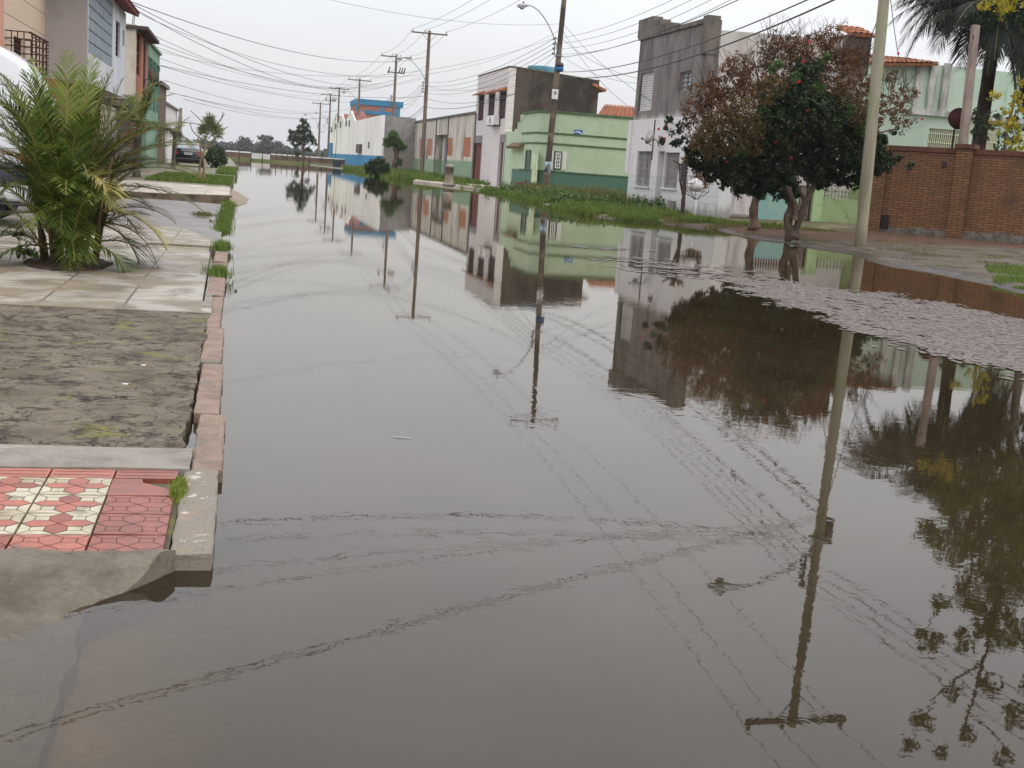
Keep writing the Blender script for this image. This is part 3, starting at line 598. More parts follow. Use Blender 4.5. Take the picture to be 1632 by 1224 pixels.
# --- lilac tiled two-storey house
f = FX(17.6); A0, A1 = f.at(757, 200)[0], -84.02
lh = thing('tiled_house', f.p(A0, .1), 'two storey lilac white tiled house with three upper windows and a dark stained side', 'house')
Hl = f.at(812, 107)[1]
m_lil = mat('lilac_tiles', rgb(206, 196, 196), rgb(192, 184, 180), sc=1.5, lo=.5, hi=.75, pattern=brickpat('yz', rgb(216, 208, 204), rgb(206, 198, 194), rgb(176, 166, 164), .34, .17, .01, .0, .3), fine=.05, rough=.6)
ups = [f.rect(762, 152, 771, 192), f.rect(778, 150, 788, 191), f.rect(795, 146, 806, 189)]
dd = f.rect(753, 228, 766, 290); d2 = f.rect(795, 227, 803, 296)
dd = (dd[0], dd[1], .15, dd[3]); d2 = (d2[0], d2[1], .15, d2[3])
mb = MB(); wall(mb, f, A0, A1, -.1, Hl-.0, .5, [u+(.25,) for u in ups]+[dd+(.25,), d2+(.25,)]); mb.build('front_wall', m_lil, lh)
sY = 84.02; fr = FY(sY); zb = fr.at(952, 130)[1]; Xb = fr.at(952, 170)[0]
m_dark = mat('black_mould_render', rgb(84, 72, 64), rgb(54, 46, 42), sc=.7, st=.5, lo=.38, hi=.6, c3=rgb(46, 40, 38), sc3=2.2, lo3=.5, hi3=.75, st3=.12, bump=.4)
mb = MB(); mb.prism(fr, [(18.102, -.1), (Xb, -.1), (Xb, zb), (18.102, Hl)], -10.5, 0); mb.build('side_wall', m_dark, lh)
mb = MB(); mb.prism(fr, [(17.58, Hl+.002), (18.1, Hl+.002), (Xb, zb+.002), (Xb, zb+.1), (18.1, Hl+.1), (17.58, Hl+.1)], -.3, .04); mb.fb(FX(17.6), A0, A1, Hl+.002, Hl+.09, -.3, .03); mb.build('coping', mat('mossy_coping', rgb(96, 90, 70), rgb(66, 60, 50), sc=4), lh)
mb = MB(); tileroof(mb, (Xb+.5, sY-.3, zb-.55), (Xb+.5, sY+10, zb-.55), (Xb-.5, sY+10, zb-.2), (Xb-.5, sY-.3, zb-.2)); mb.build('rear_eave', m_tile, lh)
m_brz = mat('brown_frame', rgb(96, 72, 74), rgb(78, 56, 58), sc=4)
for u in ups:
    window(lh, f, u, -.15, m_brz, plain('mauve_glass', rgb(110, 96, 100), .25), 'window', 1, 2, .1, gr=(7, 2, m_brz, .02))
    mb = MB(); mb.prism(FY(-(u[1]+.12)), [(17.6, u[3]+.28), (17.6, u[3]+.05), (17.1, u[3]-.02), (17.1, u[3]+.04)], -(u[1]-u[0]+.24), 0); mb.build('awning', m_tile, lh)
door(lh, f, dd, -.1, mat('red_brown_door', rgb(122, 68, 58), rgb(98, 52, 46), sc=3, st=.2), planks=4, hm=m_conc); door(lh, f, d2, -.1, m_brz, planks=2, hm=m_conc)
for q in (dd, d2):
    mb = MB(); mb.fb(f, q[0]-.12, q[0]-.002, .12, q[3], .002, .03); mb.fb(f, q[1]+.002, q[1]+.12, .12, q[3], .002, .03); mb.fb(f, q[0]-.12, q[1]+.12, q[3]+.002, q[3]+.55, .002, .03)
    mb.build('door_surround', mat('grey_surround', rgb(134, 122, 128)), lh)
q = f.rect(786, 185, 798, 200); ac = thing('air_conditioner', f.p(q[0], q[2]), 'white air conditioner box below the third upper window of the lilac house', 'air conditioner')
mb = MB(); mb.fb(f, q[0], q[1], q[2], q[3], .1, .5); mb.build('case', m_white, ac, bevel=.03)
mb = MB(); mb.lathe(f.p((q[0]+q[1])/2, (q[2]+q[3])/2, .505), [(.2, 0), (.22, .012), (.05, .02), (.001, .02)], 14, f.n); mb.build('fan_grille', m_conc, ac)
mb = MB(); mb.fb(f, q[0]+.1, q[0]+.14, q[2]-.06, q[2]-.002, .002, .45); mb.fb(f, q[1]-.14, q[1]-.1, q[2]-.06, q[2]-.002, .002, .45); mb.fb(f, q[0]+.1401, q[1]-.1401, q[2]-.05, q[2]-.01, .002, .03); mb.build('bracket', m_rust, ac)
tk = thing('water_tank', atY(864, 111, 92), 'small turquoise water tank on the roof behind the dark stained wall', 'water tank')
c = atY(864, 113, 92); mb = MB(); mb.lathe((c.x, 92, c.z-.9), [(.9, 0), (1.0, .9), (1.12, 1.05), (1.12, 1.12), (1.02, 1.12)], 18); mb.build('tub', mat('turquoise_plastic', rgb(120, 178, 190), rgb(96, 160, 176), rough=.5), tk)
mb = MB(); mb.lathe((c.x, 92, c.z+.23), [(1.14, 0), (1.1, .06), (.3, .14), (.01, .15)], 18); mb.build('lid', mat('turquoise_lid', rgb(100, 166, 182), rough=.5), tk)

# --- long weathered building with bricked-up windows
f = FX(17.6); B0, B1 = f.at(661, 230)[0], A0-.02
wb = thing('old_warehouse', f.p(B0, .1), 'weathered cream building with bricked up windows and peeling green base', 'building')
Hw = f.at(757, 181)[1]; bw = [f.rect(669, 220, 676, 250), f.rect(681, 221, 688, 248), f.rect(711, 220, 721, 248), f.rect(738.5, 219, 750, 250)]
dr = f.rect(694, 215, 711, 281); dr = (dr[0], dr[1], .12, dr[3])
m_wea = mat('streaked_render', rgb(206, 196, 182), rgb(158, 150, 142), sc=1.3, st=.15, lo=.46, hi=.66, c3=rgb(94, 90, 86), sc3=.9, lo3=.52, hi3=.68, st3=.3, base=(1.75, rgb(136, 158, 128), .03), bump=.3)
mb = MB(); wall(mb, f, B0, B1, -.1, Hw, 8, [q+(.06,) for q in bw]+[dr+(.6,)]); mb.build('wall', m_wea, wb)
mb = MB(); mb.fb(f, B0-.1, B1, Hw+.002, Hw+.16, -.4, .12)
for q in (f.at(757, 240)[0]-.6, dr[0]-.5, dr[1]+.1): mb.fb(f, q, q+.4, .0, Hw, .001, .06)
mb.build('cornice', mat('grey_cornice', rgb(116, 112, 106), rgb(84, 80, 76), sc=3, st=.2), wb)
m_bk = mat('infill_brick', rgb(178, 108, 76), pattern=brickpat('yz', rgb(186, 112, 78), rgb(166, 96, 66), rgb(150, 120, 98), .3, .16, .02), fine=.1)
for q in bw: mb = MB(); mb.fb(f, q[0]+.002, q[1]-.002, q[2]+.002, q[3]-.002, -.058, -.02); mb.build('bricked_window', m_bk, wb)
door(wb, f, (dr[0]+(dr[1]-dr[0])*.45, dr[1], .12, dr[3]), -.4, mat('grey_blue_door', rgb(112, 116, 122), rgb(88, 92, 98), sc=2, st=.3), planks=2, hm=m_rust)
mb = MB(); tileroof(mb, (18.5, -B1+.5, Hw+.1), (18.5, -B0-20, Hw+.1), (25, -B0-12, Hw+2.2), (25, -B1+.5, Hw+2.2), .4, .12); mb.build('roof', m_tile, wb)

# --- rough grey wall facing us, and the white warehouse with saw-tooth gables
Yg = -B0+.02; fg = FY(Yg); ax0 = fg.at(607, 230)[0]; zt0 = fg.at(609, 183)[1]; zt1 = fg.at(662, 188.5)[1]
wh = thing('saw_tooth_warehouse', (ax0, Yg, .1), 'long white warehouse with pointed saw tooth gables and bright blue base', 'warehouse')
m_rough = mat('rough_cement_wall', rgb(146, 142, 138), rgb(122, 118, 114), sc=1.2, bsc=6, fine=.18, bump=.8, base=(2.1, rgb(150, 142, 130), .2), c3=rgb(108, 100, 92), sc3=2.5, lo3=.6, hi3=.75)
mb = MB(); mb.prism(fg, [(ax0+.3, -.1), (17.6, -.1), (17.6, zt1), (ax0+.3, zt0)], -30, 0)
mb.build('end_wall', m_rough, wh)
f = FX(ax0)
m_wh = mat('white_warehouse', rgb(234, 230, 224), rgb(220, 214, 202), sc=.3, st=.4, c3=rgb(204, 196, 176), sc3=.5, lo3=.62, hi3=.8, st3=.15, base=(1.75, rgb(58, 128, 168), .02), fine=.04, bump=.1)
YA = Yg; yv = lambda px: -f.at(px, 230)[0]
zt = f.at(606, 184)[1]; y1 = yv(564); y2 = yv(547); y3 = yv(536); y4 = yv(527.5); pk = f.at(555.5, 178)[1]; vl = f.at(563, 193.5)[1]
prof = [(-YA, -.1), (-YA, zt), (-y1, vl)]
for p, q in ((y1, y2), (y2, y3), (y3, y4)): prof += [(-(p*.62+q*.38), pk), (-q, vl+.1)]
prof += [(-y4, -.1)]; prof = prof[::-1]
mb = MB(); mb.prism(f, prof, -.3, 0); mb.build('front_wall', m_wh, wh)
mb = MB()
for p, q in ((y1, y2), (y2, y3), (y3, y4)):
    m_ = p*.62+q*.38
    tileroof(mb, (ax0+.31, p, vl), (ax0+1.6, p, vl), (ax0+1.6, m_, pk), (ax0+.31, m_, pk), .9, .1); tileroof(mb, (ax0+.31, q, vl), (ax0+1.6, q, vl), (ax0+1.6, m_, pk), (ax0+.31, m_, pk), .9, .1)
mb.build('roof', mat('pinkish_tiles', rgb(180, 124, 108), rgb(150, 98, 84), sc=3), wh)
for px, pt, pb in ((552, 192, 201), (557, 192, 201.5), (543, 194, 203), (535, 197, 205), (588, 226, 236), (528.5, 203, 211)):
    q = f.rect(px-.9, pt, px+.9, pb); mb = MB(); mb.fb(f, q[0], q[1], q[2], q[3], .01, .06); mb.build('slit_window', plain('slit', rgb(70, 68, 70), .5), wh)
q = f.rect(524.5, 228, 530, 263); mb = MB(); mb.fb(f, q[0], q[1], .0, q[3], .02, .12); mb.build('door', mat('blue_gate', rgb(60, 124, 160), rgb(46, 104, 140), sc=2), wh)
q = f.rect(571, 230, 577, 244); mb = MB(); mb.fb(f, q[0], q[1], q[2], q[3], .02, .3); mb.build('vent_box', mat('dark_vent', rgb(80, 72, 72), rgb(110, 100, 98), sc=6), wh)
# blue framed brick block behind
Yt = 172; ft = FY(Yt); q = ft.rect(567, 160, 642, 200)
bt = thing('brick_block', (q[0], Yt, 4), 'bare red brick upper floor framed in bright blue concrete behind the warehouse', 'building')
zt = ft.at(570, 157)[1]; zt2 = ft.at(640, 165)[1]; zb_ = ft.at(600, 205)[1]
m_rb = mat('hollow_brick', rgb(170, 112, 92), pattern=brickpat('xz', rgb(176, 116, 96), rgb(150, 96, 80), rgb(140, 118, 106), .5, .3, .05), fine=.12)
mb = MB(); mb.fb(ft, q[0]+.1, q[1]-.5, 0, zt-.1, -10, 0); mb.build('wall', m_rb, bt)
mb = MB(); mb.fb(ft, q[0], q[1], zt-.75, zt, -10.2, .15); zz = ft.at(600, 180)[1]; mb.fb(ft, q[0], q[1]-.5, zz-.22, zz+.22, -10.1, .1)
for x in (q[0], ft.at(606, 180)[0], q[1]-.9): mb.fb(ft, x, x+.5, 0, zt-.902, -.4, .12)
mb.build('frame', mat('blue_frame', rgb(64, 132, 168), rgb(50, 112, 146), sc=1), bt)

# --- fence line right of the stepped house (facing us)
Yf = 43.6; fr = FY(Yf)
gt = thing('wooden_gate', fr.p(fr.at(1157, 330)[0], .3), 'tall white flaking plank gate beside the stepped house', 'gate')
q = fr.rect(1157, 284, 1203, 342); zg = q[2]
n = 15; wd = (q[1]-q[0])/n
mb = MB()
for i in range(n): mb.fb(fr, q[0]+i*wd+.008, q[0]+(i+1)*wd-.008, zg+.02*R.random(), q[3]-.06*R.random(), -.03, 0)
mb.build('planks', mat('flaking_white_wood', rgb(222, 216, 216), rgb(186, 178, 176), sc=6, st=.08, c3=rgb(92, 84, 80), sc3=9, lo3=.64, hi3=.7, st3=.12), gt)
mb = MB()
for b in (.2, .5, .85): mb.fb(fr, q[0], q[1], zg+(q[3]-zg)*b-.04, zg+(q[3]-zg)*b+.04, -.08, -.032)
mb.build('rail', m_wood_dk, gt)
m_gw2 = mat('lime_green_wall', rgb(156, 174, 128), rgb(136, 154, 106), sc=1.1, c3=rgb(112, 132, 90), sc3=2, lo3=.55, hi3=.7, bump=.3)
m_gw3 = mat('green_blue_wall', rgb(158, 182, 146), rgb(134, 170, 166), sc=.6, lo=.42, hi=.58, c3=rgb(176, 190, 150), sc3=1.5, lo3=.6, hi3=.72, bump=.3)
gp = thing('gate_post', fr.p(fr.at(1150, 300)[0], .2), 'green painted corner post between the white house and the plank gate', 'post')
q2 = fr.rect(1141, 260, 1156, 345); mb = MB(); mb.fb(fr, q2[0], q2[1], 0, q2[3]+.8, -.35, .02); mb.build('shaft', m_gw2, gp); mb = MB(); mb.fb(fr, q2[0]-.04, q2[1]+.04, q2[3]+.802, q2[3]+.9, -.4, .06); mb.build('cap', m_conc, gp)
fw = thing('garden_wall', fr.p(fr.at(1205, 350)[0], .2), 'low green wall with faded blue patch and rusty railing behind the tree trunks', 'wall')
q = fr.rect(1205, 305, 1262, 352); zt = q[3]; xg0 = fr.at(1272, 330)[0]; xg1 = fr.at(1294, 330)[0]; xe = fr.at(1388, 330)[0]
mb = MB(); mb.fb(fr, q[0], xg0, -.1, zt, -.2, 0); mb.fb(fr, q[0]-.15, q[0]-.002, -.1, zt+.6, -.25, .03); mb.build('panel', m_gw3, fw)
mb = MB(); bars(mb, fr, q[0], xg0, zt, zt+.42, -.1, 16, 1, .018); mb.build('railing', m_rust, fw)
fw2 = thing('garden_wall', fr.p(xg1, .2), 'low lime green wall with concrete railing beside the leaning pale pole', 'wall')
mb = MB(); mb.fb(fr, xg1+.42, xe, -.1, zt-.1, -.2, 0); mb.build('panel', m_gw2, fw2)
mb = MB(); mb.fb(fr, xg1, xg1+.4, -.1, zt+.45, -.3, .06); mb.fb(fr, xg1-.03, xg1+.43, zt+.452, zt+.52, -.33, .09); mb.build('pillar', mat('pale_green_pillar', rgb(172, 196, 148), rgb(150, 176, 124), sc=2), fw2)
mb = MB(); bars(mb, fr, xg1+.45, xe, zt-.1, zt+.25, -.1, 14, 2, .02); mb.build('railing', mat('mossy_railing', rgb(150, 166, 120), rgb(104, 100, 72), sc=5), fw2)
ig = thing('iron_gate', fr.p(xg0, .2), 'narrow rusty iron bar gate between the two low green walls', 'gate')
mb = MB(); mb.fb(fr, xg0+.02, xg0+.06, .2, zt+.3, -.12, -.08); mb.fb(fr, xg1-.06, xg1-.02, .2, zt+.3, -.12, -.08); mb.fb(fr, xg0+.06, xg1-.06, zt+.26, zt+.3, -.12, -.08); mb.fb(fr, xg0+.06, xg1-.06, .22, .26, -.12, -.08); mb.build('frame', m_rust, ig)
mb = MB(); bars(mb, fr, xg0+.06, xg1-.06, .26, zt+.26, -.1, 9, 1, .012); mb.build('bar', m_rust, ig)
fb2 = FY(47.5); gb = thing('green_shed', fb2.p(fb2.at(1240, 300)[0], .2), 'plain stained green shed wall behind the low garden walls', 'building')
x0 = fb2.at(1215, 300)[0]; x1 = fb2.at(1392, 300)[0]
mb = MB(); mb.fb(fb2, x0, x1, 0, fb2.at(1300, 262)[1]+.2, -5, 0); mb.build('wall', mat('stained_green_wall', rgb(148, 162, 112), rgb(130, 146, 94), sc=.9, c3=rgb(104, 120, 66), sc3=1.4, lo3=.52, hi3=.7, st3=.4), gb)
mb = MB(); mb.fb(fb2, x0-.1, x1+.05, fb2.at(1300, 262)[1]+.202, fb2.at(1300, 262)[1]+.32, -5.1, .12); mb.build('roof_edge', m_conc, gb)

# --- brick garden wall
pa = atY(1390, 300, 38.2); pb = atY(1660, 300, 34.0); u = Vector((pb.x-pa.x, pb.y-pa.y, 0)).normalized(); nn = Vector((u.y, -u.x, 0))
fk = F((pa.x, pa.y, 0), u, nn); Lk = (Vector((pb.x, pb.y, 0))-Vector((pa.x, pa.y, 0))).length+3
zt = fk.at(1560, 237)[1]-.02
bkw = thing('brick_wall', fk.p(0, .1), 'high orange brown brick garden wall with grey plinth and square pillar', 'wall')
m_br = mat('garden_brick', rgb(134, 92, 62), rgb(96, 70, 52), sc=.8, lo=.48, hi=.7, pattern=brickpat('xz', rgb(134, 94, 62), rgb(114, 80, 54), rgb(80, 64, 50), .24, .085, .014, .5, .8, .015), c3=rgb(84, 60, 46), sc3=2, lo3=.58, hi3=.75, fine=.2, bsc=40)
mb = MB(); mb.fb(fk, 0, Lk, -.1, zt-.16, -.2, 0); mb.build('panel', m_br, bkw)
mb = MB()
for i in range(int(Lk/.13)): mb.fb(fk, i*.13+.004, (i+1)*.13-.004, zt-.158, zt, -.24, .04+.004*(i % 2))
mb.build('coping', mat('coping_brick', rgb(106, 68, 50), rgb(80, 54, 42), sc=6, bsc=12, fine=.25), bkw)
qa = fk.at(1521, 300)[0]; qb = fk.at(1543, 300)[0]
mb = MB(); mb.fb(fk, qa-.03, qb+.03, -.1, zt+.001, .041, .14); mb.fb(fk, -.05, .45, -.1, zt+.001, .05, .12); mb.build('pillar', m_br, bkw)
mb = MB(); mb.fb(fk, qa-.1, qb+.1, zt+.002, zt+.14, -.3, .2); mb.build('pillar_cap', mat('coping_brick', 0), bkw)
mb = MB(); vs_ = []
k = int(Lk/.15); 
for i in range(k): h0 = .28+.03*math.sin(i*.7)+.02*math.sin(i*2.3)+.16*(i/k); mb.fb(fk, i*.15, (i+1)*.15, -.1, h0+.12, .001, .03)
mb.build('plinth', mat('plinth_cement', rgb(120, 114, 106), rgb(92, 84, 76), sc=3, c3=rgb(74, 70, 52), sc3=5), bkw)
q = fk.rect(1401, 342, 1417, 364); mb = MB(); mb.fb(fk, q[0], q[1], q[2], q[3], .035, .06); bars(mb, fk, q[0], q[1], q[2], q[3], .08, 3, 3, .012); mb.build('drain_hatch', plain('dark_hatch', rgb(34, 26, 24), .7), bkw)
q = fk.rect(1501, 258, 1509, 266); mb = MB(); mb.fb(fk, q[0], q[1], q[2], q[3], .002, .05); mb.build('wall_box', plain('dark_box', rgb(50, 36, 32), .6), bkw)

# --- mint house behind the brick wall
fm = FY(50); mh = thing('mint_house', fm.p(fm.at(1380, 200)[0], .2), 'two storey mint green house with white pilasters behind the brick wall', 'house')
x0 = fm.at(1380, 180)[0]; x1 = x0+16; zt = fm.at(1480, 102)[1]; wn = fm.rect(1478, 206, 1528, 250); wn2 = fm.rect(1556, 203, 1592, 250)
m_mint = mat('mint_paint', rgb(190, 208, 190), rgb(178, 198, 180), sc=.8, fine=.04, c3=rgb(150, 186, 150), sc3=1.5, lo3=.6, hi3=.75, st3=.3)
mb = MB(); wall(mb, fm, x0, x1, 0, zt, 9, [wn+(.25,), wn2+(.25,)]); mb.build('wall', m_mint, mh)
bz = fm.at(1500, 186)[1]
m_pil = mat('dirty_white_pilaster', rgb(206, 206, 200), rgb(150, 150, 144), sc=2.5, st=.3)
mb = MB()
for px in (1462, 1484, 1505): a = fm.at(px, 140)[0]; mb.fb(fm, a-.17, a+.17, bz+.24, zt+.1, .002, .12)
mb.fb(fm, fm.at(1450, 186)[0], x1, bz, bz+.238, .002, .14); mb.build('pilaster', m_pil, mh)
mb = MB(); tileroof(mb, fm.p(x0-.3, zt-.25, .4), fm.p(fm.at(1488, 100)[0], zt+.02, .4), fm.p(fm.at(1470, 95)[0], zt+.3, -1.6), fm.p(x0, zt+.3, -1.6)); mb.build('roof', m_tile, mh)
m_cg = mat('cream_bars', rgb(204, 208, 176))
for q in (wn, wn2): window(mh, fm, q, -.15, mat('ochre_frame', rgb(150, 160, 90)), plain('green_dark_glass', rgb(78, 92, 44), .5), 'window', 2, 1, .09, gr=(15, 3, m_cg, .02))

# ================================================================ BUILDINGS, LEFT SIDE
f = FL(-5.9)
bh = thing('beige_house', f.p(33, .1), 'beige tile clad house with caged upper window at far left', 'house')
b0 = f.at(70, 124)[1]; Y0, Y1 = 20, -f.o.y+f.at(75, 100)[0]; Y1 = f.at(76, 100)[0]
wn = f.rect(22, 60, 36, 99)
m_bg = mat('beige_tiles', rgb(202, 180, 158), pattern=brickpat('yz', rgb(204, 182, 160), rgb(198, 176, 154), rgb(110, 92, 80), 30, .62, .012, 0, .3), fine=.05)
mb = MB(); wall(mb, f, f.at(4, 60)[0], Y1, b0, 9, 8, [wn+(.15,)]); mb.build('upper_wall', m_bg, bh)
mb = MB(); wall(mb, f, Y0, f.at(4, 60)[0]-.003, b0, 9, 8, [], .03); mb.build('side_strip', mat('salmon_wall', rgb(196, 146, 124)), bh)
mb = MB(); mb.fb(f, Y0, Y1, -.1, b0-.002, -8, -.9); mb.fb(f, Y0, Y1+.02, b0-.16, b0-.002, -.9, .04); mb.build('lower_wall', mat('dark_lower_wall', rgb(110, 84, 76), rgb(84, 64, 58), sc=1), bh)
window(bh, f, wn, -.08, m_rust, GLASS, 'window', 1, 3, .06)
ca = f.rect(8, 56, 40, 112); mb = MB()
bars(mb, f, ca[0], ca[1], ca[2], ca[3], .6, 5, 5, .016)
for a in (ca[0], ca[1]):
    for i in range(6): b = ca[2]+(ca[3]-ca[2])*i/5; mb.fb(f, a-.014, a+.014, b-.014, b+.014, 0, .62)
    for c in (.15, .3, .45): mb.fb(f, a-.012, a+.012, ca[2], ca[3], c-.012, c+.012)
for b in (ca[2], ca[3]): mb.fb(f, ca[0], ca[1], b-.02, b+.02, .56, .62)
mb.build('window_cage', m_rust, bh)

f = FL(-4.7); Ya, Yb, Yc = f.at(138, 80)[0], f.at(181, 80)[0], f.at(200, 80)[0]
gy = thing('grey_house', f.p(Ya, .1), 'tall grey house with slatted screen front and white end bay on the left', 'house')
fr = FY(Ya); zb = 3.1
mb = MB(); mb.fb(fr, -12, -4.702, zb, 9.5, -.3, 0); mb.build('side_wall', mat('grey_plaster', rgb(158, 150, 146), rgb(146, 138, 134), sc=.7, fine=.06), gy)
w1 = f.rect(184.5, 34, 191, 91); w2 = f.rect(195.5, 48, 198.5, 74)
zr = f.at(199, 20)[1]; slx = f.rect(141, 0, 179.5, 96)
mb = MB(); wall(mb, f, Ya+.302, Yc, zb, zr, 5, [w1+(.15,), w2+(.15,), (slx[0], slx[1], slx[2], zr-.2, .1)]); mb.build('front_wall', mat('white_bay', rgb(206, 206, 210), rgb(188, 188, 192), sc=1, st=.3, fine=.05), gy)
m_sl = mat('blue_grey_slats', rgb(142, 150, 156), rgb(128, 136, 142), sc=2)
mb = MB(); k = 0; b = slx[2]
while b < zr-.3: mb.fb(f, slx[0]+.01, slx[1]-.01, b+.02, b+.34, -.09, -.02); b += .36
mb.build('slat_screen', m_sl, gy)
window(gy, f, w1, -.1, m_brz, GLASS, 'window', 0, 5, .05); window(gy, f, w2, -.1, m_brz, GLASS, 'window', 0, 2, .05)
mb = MB(); tileroof(mb, (-4.2, Ya-1, zr+.02), (-4.2, Yc+.1, zr+.02), (-7, Yc+.1, zr+.9), (-7, Ya-1, zr+.9)); mb.build('roof', mat('red_tiles', rgb(132, 62, 54), rgb(100, 50, 46), sc=4), gy)
mb = MB(); mb.fb(f, Ya, Yc, -.1, zb-.003, -5, -.8); mb.build('lower_wall', mat('terracotta_wall', rgb(150, 96, 76), rgb(128, 82, 66), sc=1), gy)
q = FL(-5.5); mb = MB(); wr = q.rect(156, 168, 178, 222); window(gy, q, wr, .1, m_white, mat('cream_curtain', rgb(196, 180, 140), rgb(170, 150, 112), sc=3, st=.2), 'window', 3, 1, .06, gr=(9, 2, m_white, .02))

f = FL(-4.5); Yd, Ye, Yf_ = f.at(216, 80)[0], f.at(236, 80)[0], f.at(254.5, 100)[0]
oh = thing('orange_house', f.p(Yd, .1), 'overhanging upper floor with cream side and orange front beside grey house', 'house')
fr = FY(Yd); zt = fr.at(208, 38)[1]; zb = fr.at(208, 160)[1]
mb = MB(); mb.fb(fr, -9, -4.502, zb, zt, -.4, 0); mb.build('side_wall', mat('stained_cream_wall', rgb(216, 208, 192), rgb(190, 180, 162), sc=1.5, st=.3, c3=rgb(140, 130, 114), sc3=3, lo3=.62, hi3=.76), oh)
wn = f.rect(218, 46, 224, 121)
mb = MB(); wall(mb, f, Yd+.402, Ye, zb+.05, zt-.2, 4, [wn+(.2,)]); mb.build('front_wall', mat('orange_render', rgb(176, 114, 88), rgb(158, 100, 78), sc=1, st=.4), oh)
window(oh, f, wn, -.1, m_wood_dk, GLASS, 'window', 2, 3, .1)
mb = MB(); mb.fb(f, f.at(229, 80)[0], f.at(231, 80)[0], zb+.1, zt-.3, .002, .06); mb.build('pilaster', m_brz, oh)
mb = MB(); mb.fb(f, Yd-.1, Ye+.2, zt-.195, zt-.05, -5, .5); mb.build('roof_slab', mat('dark_slab', rgb(84, 70, 66), rgb(60, 50, 48), sc=2), oh)
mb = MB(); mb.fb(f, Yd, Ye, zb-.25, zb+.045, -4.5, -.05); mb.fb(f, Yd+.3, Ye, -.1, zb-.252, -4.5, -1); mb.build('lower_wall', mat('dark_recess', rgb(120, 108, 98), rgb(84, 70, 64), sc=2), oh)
for px in (210.5, 213): p = fr.at(px, 34); mb = MB(); mb.tube([fr.p(p[0], zt-.01, -.1), fr.p(p[0]+.05, zt+.5, -.12)], .02, 4); mb.build('rebar', m_rust, oh)

gv = thing('green_veranda_house', f.p(Ye+.2, .1), 'green house front with open upper veranda and slim columns', 'house')
zt = f.at(254, 88)[1]; zm = f.at(254, 106)[1]; zb = 3.0; Y0 = Ye+.22
m_vg = mat('faded_green', rgb(132, 160, 138), rgb(112, 142, 120), sc=1, st=.4)
mb = MB(); mb.fb(f, Y0, Yf_, zm, zt, -.25, 0); mb.fb(f, Y0, Yf_, zt+.002, zt+.12, -.4, .12); mb.build('beam', m_vg, gv)
mb = MB(); mb.fb(f, Y0, Yf_, -.1, zb, -.35, -.02); mb.build('lower_wall', m_vg, gv)
for i in range(4):
    a = Y0+.15+(Yf_-Y0-.5)*i/3; mb = MB(); mb.fb(f, a, a+.32, zb+.002, zm-.002, -.3, .0); mb.fb(f, a-.05, a+.37, zm-.25, zm-.004, -.33, .03); mb.build('column', mat('sea_green_column', rgb(98, 130, 114), rgb(78, 108, 96), sc=2), gv)
mb = MB(); bars(mb, f, Y0, Yf_, zb, zb+1, -.12, 20, 2, .02); mb.build('railing', m_vg, gv)
q = f.at(240, 125, .55); sd_ = thing('satellite_dish', f.p(q[0], q[1]-.3, .5), 'rusty brown satellite dish sticking out by the orange overhanging floor', 'satellite dish'); mkdish(sd_, f.p(q[0], q[1], .55), (.9, -.4, .3), .42, mat('rusty_dish', rgb(84, 64, 58), rgb(66, 50, 46), sc=5), m_rust)

mb = MB(); y0, y1 = Yf_+.1, f.at(265, 150)[0]; wb2 = thing('brown_house', f.p(y0, .1), 'lower dark brown house beyond the green veranda', 'house')
wall(mb, f, y0, y1, -.1, f.at(262, 141)[1], 6, [(y0+1, y0+2, 1.2, 2.6, .15)]); mb.build('wall', mat('brown_render', rgb(114, 92, 76), rgb(92, 74, 60), sc=1.5), wb2); window(wb2, f, (y0+1, y0+2, 1.2, 2.6), -.1, m_white, GLASS)
mb = MB(); mb.fb(f, y0, y1, f.at(262, 141)[1]+.002, f.at(262, 141)[1]+.2, -6, .2); mb.build('roof_slab', m_conc, wb2)
f = FL(-4.6); y0, y1 = y1+.2, f.at(272, 170)[0]+3
wc = thing('white_house', f.p(y0, .1), 'small white plastered house end behind the dark car', 'house')
mb = MB(); wall(mb, f, y0, y1+6, -.1, f.at(275, 180)[1]+.3, 5, [(y0+2, y0+3.2, 1, 2.3, .15)]); mb.build('wall', m_white, wc); window(wc, f, (y0+2, y0+3.2, 1, 2.3), -.1, m_brz, GLASS)
mb = MB(); mb.fb(f, y0-.1, y1+6.1, f.at(275, 180)[1]+.302, f.at(275, 180)[1]+.42, -5, .15); mb.build('roof_slab', m_conc, wc)
p = atY(285, 215, 92); rg = thing('gate_pier', (p.x, 92, .1), 'tall tapering cement pier with moss at the end of the left row', 'pier')
fr = FY(92); q = fr.rect(280, 172, 290, 215)
mb = MB(); mb.prism(fr, [(q[0], 0), (q[1], 0), (q[1]-.02, q[3]), (q[1]-.2, q[3]+.02), (q[0]+.12, q[2]+.6), (q[0], q[2]+.5)], -.5, 0); mb.build('pier', mat('mossy_cement', rgb(166, 152, 132), rgb(110, 108, 76), sc=3), rg)
mb = MB(); mb.fb(fr, q[0]-.5, q[0]-.003, 0, q[2]+.1, -.3, -.05); mb.build('side_wall', m_white, rg)

